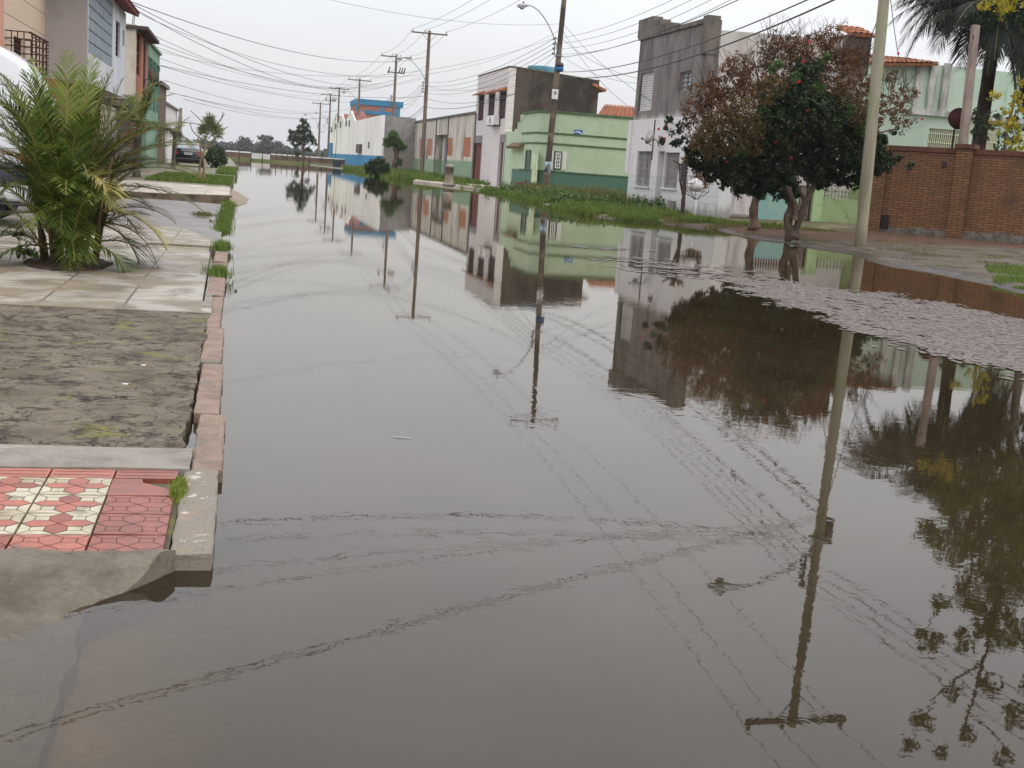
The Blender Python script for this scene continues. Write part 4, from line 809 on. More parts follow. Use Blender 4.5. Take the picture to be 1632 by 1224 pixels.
# ================================================================ UTILITY POLES AND CABLES
m_pole = mat('old_pole_wood', rgb(122, 104, 90), rgb(92, 76, 66), sc=5, st=.08, c3=rgb(140, 132, 110), sc3=2, lo3=.55, hi3=.7, st3=.3, rough=.9)
m_pole1 = mat('lichen_pole', rgb(152, 146, 126), rgb(124, 116, 98), sc=4, st=.12, c3=rgb(132, 142, 106), sc3=1.5, lo3=.48, hi3=.62, st3=.5, rough=.9, bump=.5, bsc=50)
m_arm = mat('crossarm_wood', rgb(112, 96, 84), rgb(84, 70, 62), sc=5, rough=.9)
m_ins = plain('insulator_porcelain', rgb(150, 140, 136), .3)
m_insd = plain('insulator_brown', rgb(58, 44, 42), .35)
m_steel = mat('galvanised_steel', rgb(150, 152, 154), rgb(120, 122, 124), sc=6, rough=.5, spec=.5)
m_cab = plain('cable_black', (.022, .022, .024, 1), .6)
HV = {}; LV = {}
def pole(key, x, y, h, label, r0=.17, r1=.11, lean=(0, 0), z0=0., armw=2.4, lamp=None, rack=None, m=m_pole, armdx=0., grp='wooden utility poles along the right bank'):
    t = thing('utility_pole', (x, y, z0), label, 'utility pole', grp)
    P = lambda z: Vector((x+lean[0]*z/h, y+lean[1]*z/h, z))
    mb = MB(); n = 14; mb.tube([P(z0-.3+(h-z0+.3)*i/n) for i in range(n+1)], [(r0+(r1-r0)*i/n)*(1+.04*math.sin(i*2.1+x)) for i in range(n+1)], 12); mb.build('shaft', m, t)
    za = h-.25; c = P(za); w = armw/2
    mb = MB(); mb.box(c.x-w+armdx, c.x+w+armdx, c.y-r1-.1, c.y-r1, za-.06, za+.06); arm = mb.build('crossarm', m_arm, t)
    mb = MB(); mb.tube([P(za-.75)-Vector((0, r1+.02, 0)), c+Vector((.65, -r1-.12, -.06))], .018, 5); mb.build('brace', m_arm, t)
    mb = MB(); mb.tube([P(za-.75)-Vector((0, r1+.02, 0)), c+Vector((-.65, -r1-.12, -.06))], .018, 5); mb.build('brace', m_arm, t)
    hv = []
    for dx in (-w+.1+armdx, -.38+armdx, w-.1+armdx):
        b = c+Vector((dx, -r1-.05, .06)); mb = MB(); mb.lathe(b, [(.02, 0), (.02, .08), (.07, .09), (.075, .13), (.045, .15), (.06, .18), (.03, .22), (.001, .23)], 8); mb.build('insulator', m_ins, t); hv.append(b+Vector((0, 0, .2)))
    HV[key] = hv
    zr = rack or h*.62; lv = []; rk = MB(); q0 = P(zr); rk.box(q0.x-.30, q0.x-.26, q0.y-.03, q0.y+.03, zr-.5, zr+.5)
    for k_ in (.42, -.42): rk.box(q0.x-.26, q0.x-.1, q0.y-.02, q0.y+.02, zr+k_-.02, zr+k_+.02)
    rko = rk.build('rack', m_insd, t)
    for i in range(4):
        b = Vector((q0.x-.36, q0.y, zr+.4-.27*i)); mb = MB(); mb.lathe(b-Vector((0, 0, .06)), [(.05, 0), (.06, .03), (.03, .05), (.03, .07), (.06, .09), (.05, .12)], 8); mb.build('spool', m_insd, rko); lv.append(b)
    LV[key] = lv
    if lamp:   # (attach z, reach vector, rise)
        zl, dx, dz = lamp; s = P(zl); pts = [s+Vector((dx*u, -.15, dz*(math.sin(u*math.pi/2)**.8))) for u in [i/10 for i in range(11)]]
        mb = MB(); mb.tube(pts, .03, 6); mb.box(s.x-.18, s.x+.18, s.y-.2, s.y+.2, zl-.04, zl+.04); mb.tube([s+Vector((0, -.12, -.3)), s+Vector((dx*.12, -.15, dz*.2))], .02, 5); la = mb.build('lamp_arm', m_steel, t)
        e = pts[-1]; sg_ = 1 if dx > 0 else -1
        mb = MB(); ax = Vector((sg_, 0, -.12)); mb.lathe(e-ax*.05, [(.04, 0), (.07, .1), (.13, .25), (.15, .42), (.12, .6), (.05, .68), (.001, .7)], 10, ax); hd = mb.build('lamp_head', plain('lamp_grey', rgb(176, 178, 180), .4), la)
        mb = MB(); mb.lathe(e+ax*.34+Vector((0, 0, -.1)), [(.14, 0), (.13, -.06), (.07, -.11), (.001, -.12)], 10); mb.build('lens', plain('lamp_lens', rgb(150, 150, 140), .15), hd)
        mb = MB(); mb.lathe(e+ax*.28+Vector((0, 0, .1)), [(.05, 0), (.05, .1), (.04, .12), (.001, .12)], 8); mb.build('photocell', m_insd, hd)
    return t, P
p1, P1 = pole('1', 15.34, 28.5, 12.9, 'pale lichen covered leaning pole standing on the right pavement, nearest of all', .155, .12, (-.32, 0), .1, 2.9, (7.6, -2.4, 1.3), 8.5, m_pole1)
pA, PA_ = pole('A', *at(869, 309, .12).xy, 13.5, 'dark pole with white notice plate in front of the green corner house', .19, .13, (.30, 0), .1, 3.0, (atY(879, 88, at(869, 309, .12).y).z, -2.0, 2.55), None, mat('dark_pole', rgb(92, 78, 68), rgb(66, 56, 50), sc=4, st=.1, c3=rgb(120, 104, 86), sc3=1, lo3=.5, hi3=.6))
yA = at(869, 309, .12).y
def polepx(key, bx, X, tx, ty, label, **k):
    Y = atX(bx, 280, X).y; T = atY(tx, ty, Y); return pole(key, X, Y, T.z, label, lean=(T.x-X, 0), **k)
zz = lambda px, py, X: atX(px, py, X).z
p2, P2_ = polepx('2', 672, 15.9, 684.5, 49, 'brown crossarm pole with lamp arm in front of the bricked up warehouse', armw=3.2, lamp=(atY(677, 133, 110).z, -2.2, 2.1), r0=.2, r1=.14)
p3, P3_ = polepx('3', 622, 15.4, 632, 87, 'crossarm pole rising behind the green roadside bush', armw=3.2, lamp=None, r0=.2)
p4, P4_ = polepx('4', 567, 14.8, 573.5, 125, 'crossarm pole in front of the white warehouse vent box', armw=3.0, lamp=(atY(566, 165, 160).z, -1.7, 1.6), r0=.2)
p5, P5_ = polepx('5', 535, 14.2, 541, 139, 'crossarm pole standing beside the dark bin in the water', armw=3.0, r0=.22)
p6, P6_ = polepx('6', 521.5, 14.0, 527, 149, 'crossarm pole with street lamp at the far corner of the warehouse', armw=3.0, lamp=(atY(521, 199, 200).z, -1.9, 2.0), r0=.24)
p7, P7_ = polepx('7', 506, 13.2, 511, 163, 'farthest crossarm pole right beside the round tree', armw=3.0, lamp=(atY(507, 201, 215).z, -2.2, 2.0), r0=.24)
# extras on the poles
mb = MB(); c = PA_(atY(879, 142, yA).z); 
mb.box(c.x-.24, c.x+.12, c.y-.26, c.y-.22, c.z-.55, c.z+.0); pl = mb.build('notice_plate', m_white, pA)
mb = MB(); mb.box(c.x-.13, c.x+.01, c.y-.268, c.y-.262, c.z-.3, c.z-.12); mb.build('notice_print', mat('print_grey', rgb(130, 130, 130)), pl)
for i, (zc, cm) in enumerate(((104, m_insd), (110, mat('blue_enamel', 0)))):
    mb = MB(); q = atY(892, zc, yA); mb.lathe((q.x-.25, q.y-.1, q.z), [(.1, 0), (.16, .03), (.17, .3), (.12, .42), (.04, .45)], 10, (1, 0, 0)); mb.build('junction_can', cm, pA)
mb = MB(); z_ = atY(878, 155, yA).z; mb.tube([PA_(z_), PA_(z_+.25)], .172, 12); mb.build('band', m_insd, pA)
mb = MB(); zq = atY(872, 290, yA).z; mb.tube([PA_(zq+.35), PA_(zq+.7), PA_(zq+1.15)], .187, 12); mb.build('paint_band', mat('blue_white_paint', rgb(150, 168, 182), rgb(70, 62, 56), sc=6, st=.3, lo=.45, hi=.55), pA)
for P_, pp_, y_ in ((P3_, p3, 116), (P6_, p6, 160)):
    q = P_(8); zc = atY(632 if pp_ is p3 else 527, y_, q.y).z; c = P_(zc)
    mb = MB(); mb.box(c.x-.9, c.x+.9, c.y-.28, c.y-.18, c.z-.05, c.z+.05); fo = mb.build('fuse_bracket', m_arm, pp_)
    for dx in (-.8, .3, .55, .8):
        mb = MB(); mb.lathe((c.x+dx, c.y-.25, c.z-.1), [(.06, 0), (.09, .15), (.05, .2), (.09, .3), (.05, .4), (.07, .55), (.02, .7)], 7, (.25, 0, 1)); mb.build('fuse', m_insd, fo)
mb = MB(); c = P1(7.3); mb.lathe((c.x+.22, c.y, 7.1), [(.14, 0), (.15, .02), (.15, .55), (.1, .6)], 10); mb.build('junction_can', m_insd, p1)

NC = [0]
def cable(a, b, sag, label, r=.011, grp=None, n=26):
    a, b = Vector(a), Vector(b); ph = R.uniform(0, 6)
    pts = [a.lerp(b, i/n)-Vector((0, 0, 4*sag*(i/n)*(1-i/n))) for i in range(n+1)]
    mb = MB(); mb.tube(pts, r*(.6 if grp == 'service drops over the street' else .8), 4, True, True); NC[0] += 1
    return tag(mb.build('cable', m_cab, org=tuple(a)), label, 'cable', grp)
names = {'1': 'the pale nearest pole', 'A': 'the notice plate pole', '2': 'the bricked warehouse pole', '3': 'the green bush pole', '4': 'the vent box pole', '5': 'the water bin pole', '6': 'the far corner pole', '7': 'the farthest pole'}
ks = list('1A234567')
side = ['left', 'middle', 'right']
for a, b in zip(ks, ks[1:]):
    for i in range(3): cable(HV[a][i], HV[b][i], .5, f'{side[i]} top wire from {names[a]} to {names[b]}', .011 if a in '1' else .016, 'power wires strung from pole to pole')
    for i in range(4): cable(LV[a][i], LV[b][i], .75+.08*i, f'{["highest","second","third","lowest"][i]} rack wire from {names[a]} to {names[b]}', .012 if a in '1' else .016, 'power wires strung from pole to pole')
for i in range(3): cable(HV['1'][i], HV['1'][i]+Vector((-1.5, -34, 0)), .5, f'{side[i]} of three top wires running back from the pale nearest pole, seen in the water', .011, 'power wires strung from pole to pole')
for i in range(4): cable(LV['1'][i], LV['1'][i]+Vector((-1.5, -34, 0)), .8, f'{["highest","second","third","lowest"][i]} of four rack wires running back from the pale nearest pole', .012, 'power wires strung from pole to pole')
# thicker telephone bundles
zA = atY(885, 122, yA).z
for i, (da, d1, r_, w_) in enumerate(((0, 0, .032, 'thick lower'), (.28, .3, .026, 'thick middle'), (1.1, 1.2, .02, 'thin upper'))):
    q = PA_(zA+da)+Vector((.2, -.1, 0)); e = P1(6.6+d1)+Vector((-.16, 0, 0))
    cable(q, e, .8-.1*i, f'{w_} telephone bundle sagging past the stepped grey house', r_, 'telephone cables')
for (k1, Pa, za), (k2, Pb, zb) in (((('A'), PA_, zA), ('2', P2_, 6.3)), (('2', P2_, 6.3), ('3', P3_, 6.3)), (('3', P3_, 6.3), ('4', P4_, 6.2)), (('4', P4_, 6.2), ('5', P5_, 6.0)), (('5', P5_, 6.0), ('6', P6_, 6.0)), (('6', P6_, 6.), ('7', P7_, 6.0))):
    cable(Pa(za)-Vector((.2, 0, 0)), Pb(zb)-Vector((.2, 0, 0)), .8, f'telephone bundle from {names[k1]} to {names[k2]}', .03, 'telephone cables')
# service drops over the flooded street to the left row: (pole, height, left point X,Y,z)
def Lp(px, py, X): v = atX(px, py, X); return v
drops = [
 ('2', 10.6, Lp(196, -2, -4.6), 1.2, 'upper dark cable from the lamp pole to the grey house roof', .03),
 ('3', 9.6, Lp(203, 2, -4.6), 1.6, 'cable from the bush pole to the grey house eave', .024),
 ('3', 9.3, Lp(200, 6, -4.6), 1.9, 'second cable from the bush pole to the grey house eave', .024),
 ('2', 9.8, Lp(236, 52, -4.4), 2.2, 'cable from the lamp pole to the orange house roof slab', .02),
 ('2', 9.0, Lp(240, 64, -4.4), 1.6, 'cable from the lamp pole to the corner above the rusty dish', .02),
 ('2', 8.8, Lp(247, 74, -4.4), 1.5, 'cable from the lamp pole to the veranda beam', .018),
 ('A', 8.9, Lp(248, 80, -4.4), 1.7, 'cable from the notice plate pole to the veranda beam', .016),
 ('5', 11.0, Lp(256, 93, -4.4), 1.2, 'cable from the bin pole to the veranda corner', .02),
 ('2', 7.2, Lp(256, 104, -4.4), .7, 'dark low cable from the lamp pole to the veranda corner', .028),
 ('3', 7.6, Lp(256, 105, -4.4), .9, 'dark low cable from the bush pole to the veranda corner', .026),
 ('5', 8.4, Lp(262, 128, -4.4), 1.0, 'cable from the bin pole to the brown house', .024),
 ('4', 8.0, Lp(266, 146, -4.4), 1.1, 'cable from the vent box pole to the brown house', .026),
 ('5', 7.2, Lp(292, 152, -4.3), .8, 'cable from the bin pole to the last white house', .03),
 ('6', 7.8, Lp(292, 158, -4.3), .9, 'cable from the far corner pole to the last white house', .03),
 ('A', 9.6, Vector((-5, 44, 8.2)), 1.0, 'long cable from the notice plate pole over the street to the slatted house', .014),
 ('A', 9.2, Lp(203, 12, -4.6), 2.6, 'sagging cable from the notice plate pole to the grey house', .014),
 ('1', 7.9, Vector((-5.2, 24, 6.7)), .5, 'cable crossing near camera from the pale pole to the left row', .012),
 ('1', 7.7, Vector((-5.2, 25.5, 6.9)), .7, 'second cable crossing near camera from the pale pole to the left row', .02),
 ('1', 7.5, Vector((-5.2, 22, 6.9)), .4, 'third cable crossing near camera from the pale pole to the left row', .012),
 ('1', 7.2, Vector((-5.2, 18.5, 6.3)), .4, 'fourth cable crossing near camera from the pale pole to the left row', .011),
]
PF = {'1': P1, 'A': PA_, '2': P2_, '3': P3_, '4': P4_, '5': P5_, '6': P6_, '7': P7_}
for k_, z_, e, sg_, lb, r_ in drops: cable(PF[k_](z_)-Vector((.15, 0, 0)), e, sg_, lb, r_, 'service drops over the street')
# drop mirrored across the lower part of the water
s_ = P1(7.0)-Vector((.15, 0, 0)); mir = Vector((0, 0, -CAMH)); d0 = ray(0, 1178); d0 = Vector((d0.x, d0.y, -d0.z)); d1 = s_-mir; nrm = d0.cross(d1); X_, Y_ = -5.2, 12.5
z_ = mir.z-(nrm.x*(X_-mir.x)+nrm.y*(Y_-mir.y))/nrm.z
for i in (0, 1): cable(s_+Vector((0, 0, .1*i)), (X_, Y_, z_+.09*i), .12+.02*i, ['lower', 'upper'][i]+' of the twin cables mirrored across the foreground water', .009, 'twin cables in the foreground mirror')
# right side drops
q = FX(17.6)
rd_ = [('2', 7.0, atX(812, 150, 17.6), .5, 'cable from the lamp pole to the lilac house front', .022), ('2', 8.1, atX(811, 130, 17.6), .5, 'thin cable from the lamp pole to the top of the lilac house', .014),
 ('A', 8.2, atX(812, 140, 17.6), .3, 'short cable from the notice plate pole to the lilac house', .014), ('A', 7.4, atX(812, 205, 17.6), .6, 'low slack cable from the notice plate pole to the lilac house', .014),
 ('A', 8.8, atX(1016, 125, 17.2), .3, 'upper cable from the notice plate pole to the stepped house shutter', .012), ('A', 7.9, atX(1016, 133, 17.2), .3, 'lower cable from the notice plate pole to the stepped house shutter', .012),
 ('A', 9.6, atX(1100, 195, 17.2), .5, 'diagonal cable from the notice plate pole down to the stepped house lamp', .012), ('A', 9.2, atX(1016, 180, 17.2), .4, 'steep cable from the notice plate pole to the white ground floor', .012),
 ('2', 6.6, atX(660, 186, 17.6), .3, 'short cable from the lamp pole to the bricked warehouse', .02), ('3', 6.4, atY(640, 187, 133), .2, 'short cable from the bush pole to the rough grey wall', .02),
 ('1', 6.5, Vector((25, 49, 6.3)), .3, 'dark cable from the pale pole to the mint house', .02), ('1', 6.2, Vector((28, 49, 5.6)), .5, 'slack cable from the pale pole to the mint house', .014)]
for k_, z_, e, sg_, lb, r_ in rd_: cable(PF[k_](z_)+Vector((.1, -.1, 0)), e, sg_, lb, r_, 'service drops on the right bank')

# ================================================================ VEGETATION
def leaves(mb, c, r, n, size, elong=1.8, shell=.55, flat=0.0, rnd=R):
    c = Vector(c); rx, ry, rz = r if isinstance(r, tuple) else (r, r, r)
    for _ in range(n):
        d = Vector((rnd.gauss(0, 1), rnd.gauss(0, 1), rnd.gauss(0, 1))).normalized(); q = (shell+(1-shell)*rnd.random())**.7
        q *= 1+.25*noise.noise(d*2.5+c)
        p = c+Vector((d.x*rx*q, d.y*ry*q, d.z*rz*q))
        u = Vector((rnd.gauss(0, 1), rnd.gauss(0, 1), rnd.gauss(0, 1)*(1-flat))).normalized(); v = u.orthogonal().normalized(); v.rotate(Matrix.Rotation(rnd.uniform(0, 6.28), 3, u))
        s = size*rnd.uniform(.6, 1.3); a = u*s*elong*.5; b = v*s*.5; k = u.cross(v)*s*.15
        mb.raw([p-a, p+b*.9-a*.1+k, p+a, p-b*.9-a*.1+k], [(0, 1, 2), (0, 2, 3)])
def clump_cloud(mb, c, r, ncl, per, size, cr, **k):
    """a crown volume filled with small leaf clumps so that gaps stay open between them"""
    c = Vector(c); rx, ry, rz = r if isinstance(r, tuple) else (r, r, r)
    for _ in range(ncl):
        d = Vector((R.gauss(0, 1), R.gauss(0, 1), R.gauss(0, 1))).normalized()*(R.uniform(.25, 1)**.5)
        leaves(mb, c+Vector((d.x*rx, d.y*ry, d.z*rz)), cr*R.uniform(.6, 1.3), per, size, **k)
def limb(mb, pts, r0, r1, k=7, jit=.0):
    pts = [Vector(p) for p in pts]; n = len(pts); out_ = []; rr = []
    seg = 4
    for i in range(n-1):
        p0, p1, p2, p3 = pts[max(i-1, 0)], pts[i], pts[i+1], pts[min(i+2, n-1)]
        for t in range(seg):
            u = t/seg; out_.append(.5*((2*p1)+(p2-p0)*u+(2*p0-5*p1+4*p2-p3)*u*u+(3*p1-p0-3*p2+p3)*u**3)+Vector((R.uniform(-jit, jit), R.uniform(-jit, jit), 0)))
    out_.append(pts[-1]); m = len(out_)
    rr = [(r0+(r1-r0)*(i/(m-1))**.8)*(1+.12*math.sin(i*1.7)*(jit > 0)) for i in range(m)]
    if r0 > .07: rr[0] *= 1.6; rr[1] *= 1.2
    mb.tube(out_, rr, k)
def twigs(mb, c, r, n, ln, r0=.012, up=.5):
    for _ in range(n):
        p = Vector(c)+Vector((R.uniform(-r, r), R.uniform(-r, r)*.6, R.uniform(-r, r)*.5)); d = Vector((R.uniform(-.7, .7), R.uniform(-.6, .6), up+R.random()))
        d.normalize(); l = ln*R.uniform(.5, 1.2); q = p+d*l*.5+Vector((R.uniform(-.08, .08), 0, .03)); mb.tube([p, q, p+d*l+Vector((R.uniform(-.15, .15), 0, 0))], [r0, r0*.7, r0*.3], 4)
        for _2 in range(2):
            s = q+d*R.uniform(0, .2); e = s+(d+Vector((R.uniform(-.9, .9), R.uniform(-.5, .5), 0))).normalized()*l*.35; mb.tube([s, e], [r0*.5, r0*.25], 3)
m_bark = mat('bark', rgb(98, 80, 68), rgb(66, 54, 46), sc=6, st=.25, bump=.8, bsc=24, fine=.25)
m_barkg = mat('bark_grey', rgb(112, 102, 92), rgb(80, 72, 64), sc=6, st=.3, bump=.8, bsc=24, fine=.25)
lf_dark = leafmat('camellia_leaf', rgb(24, 34, 20), rgb(52, 68, 32), .15, .55)
lf_rust = leafmat('rusty_leaf', rgb(82, 54, 36), rgb(118, 82, 48), .25, .7)
lf_olive = leafmat('olive_leaf', rgb(70, 60, 34), rgb(108, 82, 40), .25, .6)
lf_mid = leafmat('mid_leaf', rgb(62, 84, 40), rgb(96, 122, 58), .3)
lf_deep = leafmat('deep_leaf', rgb(40, 54, 32), rgb(66, 84, 46), .2)
lf_yel = leafmat('yellow_leaf', rgb(140, 136, 30), rgb(196, 176, 40), .35)
lf_ygr = leafmat('yellowish_green_leaf', rgb(76, 88, 34), rgb(126, 128, 48), .3)
lf_far = leafmat('hazed_leaf', rgb(82, 88, 78), rgb(100, 106, 94), .1, .9)  # greyed leaf colour carries part of the distance haze
m_petal = leafmat('red_petal', rgb(196, 34, 40), rgb(220, 60, 58), .2)

def pxblob(px, py, rp, Y, dy=0.):
    p = atY(px, py, Y+dy); return p, rp*(Y+dy)/FPX
# --- camellia
Yc = 30.2; b = at(1261, 378, .15); Yc = b.y
cm = thing('camellia_tree', b, 'dense dark green camellia with red flowers and twisted double trunk on the pavement edge', 'tree', 'trees on the right bank')
mb = MB()
A = lambda px, py, dy=0: atY(px, py, Yc+dy)
limb(mb, [A(1262, 380), A(1256, 350), A(1262, 325, .1), A(1250, 300), A(1251, 280), A(1262, 255, .1), A(1250, 210)], .135, .06, 9, .012)
limb(mb, [A(1264, 380, -.05), A(1274, 350, -.05), A(1284, 322), A(1296, 298), A(1306, 268), A(1316, 235), A(1330, 190)], .11, .045, 9, .012)
limb(mb, [A(1264, 350, -.12), A(1268, 330, -.15), A(1258, 305, -.1), A(1247, 290, -.1)], .085, .06, 8, .012)
for q in ([(1284, 320), (1270, 296), (1262, 270), (1255, 240)], [(1290, 310), (1288, 285), (1292, 255), (1285, 210)], [(1262, 255), (1300, 200), (1300, 150), (1310, 110)], [(1255, 260), (1220, 220), (1180, 200)], [(1250, 270), (1200, 262), (1150, 245), (1105, 215)], [(1316, 235), (1350, 230), (1390, 215), (1430, 205)]): limb(mb, [A(*z) for z in q], .06, .02, 6, .008)
mb.build('trunk', m_bark, cm)
GB = [(1150, 255, 36, 0), (1112, 252, 22, 0), (1170, 278, 28, -.3), (1205, 278, 40, .2), (1228, 250, 60, 0), (1240, 200, 55, -.4), (1262, 165, 42, -.6), (1282, 128, 26, -.3), (1272, 112, 14, -.5), (1300, 190, 50, -.5), (1330, 240, 50, 0), (1355, 275, 34, 0), (1300, 270, 38, .2), (1370, 225, 36, .3), (1345, 180, 34, .2), (1195, 232, 36, .2), (1392, 258, 26, 0), (1300, 110, 14, -.2), (1250, 300, 26, .3), (1140, 272, 22, .1), (1215, 300, 18, .1), (1185, 300, 16, 0), (1120, 236, 18, 0), (1392, 240, 22, 0), (1270, 235, 46, .6), (1310, 285, 22, .1), (1380, 282, 14, 0), (1280, 190, 44, .5), (1200, 250, 44, .6), (1340, 215, 44, .6), (1365, 250, 30, -.4), (1400, 225, 18, .2)]
mb = MB()
for px, py, rp, dy in GB:
    c, r = pxblob(px, py, rp, Yc, dy); clump_cloud(mb, c, (r, r*1.1, r*.9), max(8, int(r*r*290)), 24, .06, .115, shell=.15)
for px, py, rp in ((1080, 208, 14), (1066, 190, 9), (1092, 222, 14), (1075, 226, 8), (1055, 224, 5), (1088, 196, 12), (1098, 238, 12), (1428, 256, 14), (1448, 262, 11), (1410, 268, 14), (1432, 210, 16), (1420, 250, 12)):
    c, r = pxblob(px, py, rp, Yc); clump_cloud(mb, c, (r, r, r*.6), 6, 12, .06, .09, shell=.2)
mb.build('crown', lf_dark, cm)
mb = MB()
for px, py, rp in ((1232, 112, 8), (1240, 104, 7), (1270, 120, 12), (1225, 150, 14), (1300, 170, 14), (1262, 190, 16), (1200, 205, 14), (1330, 200, 12), (1316, 90, 8), (1350, 175, 12), (1250, 230, 12), (1180, 240, 12), (1305, 140, 10), (1245, 175, 12), (1375, 210, 10), (1215, 180, 12)):
    c, r = pxblob(px, py, rp, Yc, -.85); clump_cloud(mb, c, (r, r, r*.8), 9, 12, .06, .09, shell=.1)
mb.build('foliage', leafmat('highlight_leaf', rgb(52, 78, 34), rgb(84, 112, 48), .25, .4), cm)  # brighter copy of the leaves paints highlights onto the dark crown
mb = MB()
for px, py in ((1290, 67), (1280, 98), (1272, 131), (1258, 140), (1286, 176), (1267, 214), (1236, 227), (1261, 252), (1158, 258), (1125, 235), (1104, 256), (1050, 206), (1059, 221), (1274, 130), (1432, 85), (1470, 190)):
    for _ in range(1):
        c = A(px, py, -1.0 if 1130 < px < 1400 else -.1); leaves(mb, c, .028, 20, .045, elong=1.1, shell=.3)
fl = mb
fl.build('flower', m_petal, cm); bpy.data.objects['flower']['kind'] = 'stuff'
# --- rusty tree behind
b = at(1203, 362, .18); Yr = b.y
rt = thing('rusty_tree', b, 'thin brown leaved tree with bare top twigs, trunk left of the camellia', 'tree', 'trees on the right bank')
A = lambda px, py, dy=0: atY(px, py, Yr+dy)
mb = MB(); limb(mb, [A(1203, 364), A(1201, 340), A(1206, 315), A(1217, 290), A(1228, 262), A(1240, 200)], .15, .09, 9, .01)
for q in ([(1228, 262), (1190, 210), (1150, 160), (1130, 120)], [(1235, 220), (1215, 150), (1200, 90)], [(1240, 200), (1290, 140), (1320, 70)], [(1240, 200), (1330, 170), (1380, 110)], [(1300, 190), (1400, 180), (1450, 160)]): limb(mb, [A(*z) for z in q], .07, .015, 6, .01)
mb.build('trunk', m_bark, rt)
BB = [(1118, 150, 24), (1150, 178, 42), (1112, 200, 26), (1160, 130, 34), (1130, 232, 26), (1205, 120, 40), (1190, 170, 46), (1250, 95, 36), (1235, 70, 22), (1300, 85, 38), (1335, 115, 40), (1320, 60, 22), (1360, 150, 36), (1375, 200, 30), (1280, 150, 40), (1370, 90, 20), (1425, 160, 24), (1440, 190, 18), (1450, 150, 16), (1418, 120, 14), (1395, 180, 22), (1270, 120, 36), (1230, 150, 36), (1175, 105, 22), (1310, 120, 36), (1345, 90, 24), (1270, 72, 24), (1385, 150, 24), (1135, 170, 28), (1100, 175, 16), (1395, 130, 16)]
mb = MB()
for px, py, rp in BB:
    c, r = pxblob(px, py, rp, Yr, R.uniform(-.5, .4)); clump_cloud(mb, c, (r*1.05, r*1.1, r*1.0), max(10, int(r*r*270)), 14, .044, .12, shell=.05)
cr_ = mb.build('crown', lf_rust, rt)
mb = MB()
for px, py, rp in ((1128, 212, 26), (1150, 200, 30), (1140, 235, 22), (1175, 185, 30), (1195, 205, 26), (1112, 228, 14), (1165, 225, 26), (1345, 165, 26), (1368, 185, 26), (1385, 205, 18), (1210, 150, 26), (1235, 135, 20), (1330, 140, 20), (1425, 185, 14), (1200, 235, 16)):
    c, r = pxblob(px, py, rp, 29.2 if px < 1300 else 29.6); clump_cloud(mb, c, (r, r*.8, r), max(10, int(r*r*330)), 13, .046, .1, shell=.1)
mb.build('foliage', lf_olive, rt)
mb = MB()
for px, py, rp in ((1220, 90, 40), (1260, 70, 40), (1300, 65, 45), (1340, 75, 35), (1370, 90, 25), (1180, 110, 30), (1240, 60, 30), (1140, 130, 20), (1430, 130, 20)):
    c, r = pxblob(px, py+12, rp, Yr); twigs(mb, c, r, 26, .75, .009)
mb.build('twigs', m_bark, rt)['kind'] = 'stuff'
# --- yellow leaved tall tree at right edge, tall crown mirrored in the water
Yy = 38.5
def mir(px, py, Y): d = ray(px, py); d = Vector((d.x, d.y, -d.z)); t = Y/d.y; return Vector((d.x*t, Y, -CAMH+d.z*t))
b = atY(1650, 378, 39.5); yt = thing('yellow_tree', (b.x, 39.5, .3), 'tall open tree with yellow and green leaves behind the brick wall at right edge', 'tree', 'trees on the right bank')
mb = MB(); b2 = Vector((b.x, 39.5, .3)); T = lambda px, py, Y=39.5: mir(px, py, Y)
limb(mb, [b2, b2+Vector((.1, 0, 3)), T(1600, 800), T(1590, 950), T(1560, 1080), T(1530, 1180)], .22, .04, 8, .02)
for q in ([(1600, 800), (1500, 830), (1450, 860)], [(1590, 900), (1510, 960), (1470, 1010)], [(1580, 960), (1640, 1050), (1660, 1150)], [(1560, 1060), (1490, 1110), (1455, 1180)], [(1540, 1130), (1600, 1190), (1640, 1260)], [(1600, 800), (1660, 760)]): limb(mb, [T(*z) for z in q], .07, .015, 5, .01)
mb.build('trunk', m_barkg, yt)
mb = MB()
for px, py, rp in ((1590, 760, 60), (1520, 780, 50), (1630, 820, 60), (1590, 860, 60), (1520, 870, 40), (1620, 920, 55), (1560, 940, 45), (1590, 1000, 45), (1480, 850, 26)):
    c = T(px, py); r = rp*39.5/FPX; clump_cloud(mb, c, (r, r, r), int(r*r*150), 14, .09, .22, shell=.1)
for px, py, rp in ((1500, 960, 20), (1480, 1020, 26), (1540, 1020, 24), (1640, 1010, 30), (1470, 1150, 24), (1520, 1100, 20), (1450, 1190, 16), (1580, 1090, 24), (1620, 1140, 26), (1540, 1170, 18), (1600, 1210, 20), (1500, 1200, 14), (1650, 1090, 26)):
    c = T(px, py); r = rp*39.5/FPX; clump_cloud(mb, c, (r, r, r), int(r*r*120)+5, 12, .09, .16, shell=.1)
mb.build('crown', lf_ygr, yt)
mb = MB()
for px, py, rp in ((1500, 705, 45), (1560, 690, 50), (1620, 700, 60), (1540, 760, 50), (1625, 780, 60), (1590, 830, 55), (1645, 860, 50), (1530, 820, 35), (1470, 760, 26), (1600, 900, 40)):
    c = mir(px, py, 41); r = rp*41/FPX; clump_cloud(mb, c, (r, r, r), int(r*r*110), 14, .1, .24, shell=.1)
mb.build('inner_crown', lf_deep, yt)
mb = MB()
for px, py, rp in ((1598, 190, 22), (1622, 165, 22), (1612, 215, 20), (1585, 150, 12), (1628, 235, 22), (1590, 12, 22), (1612, 5, 20), (1568, 8, 12), (1635, 130, 16)):
    c, r = pxblob(px, py, rp, 38.6); clump_cloud(mb, c, (r, r, r), int(r*r*75)+4, 13, .07, .12, shell=.1)
mb.build('foliage', lf_yel, yt)
mb = MB()
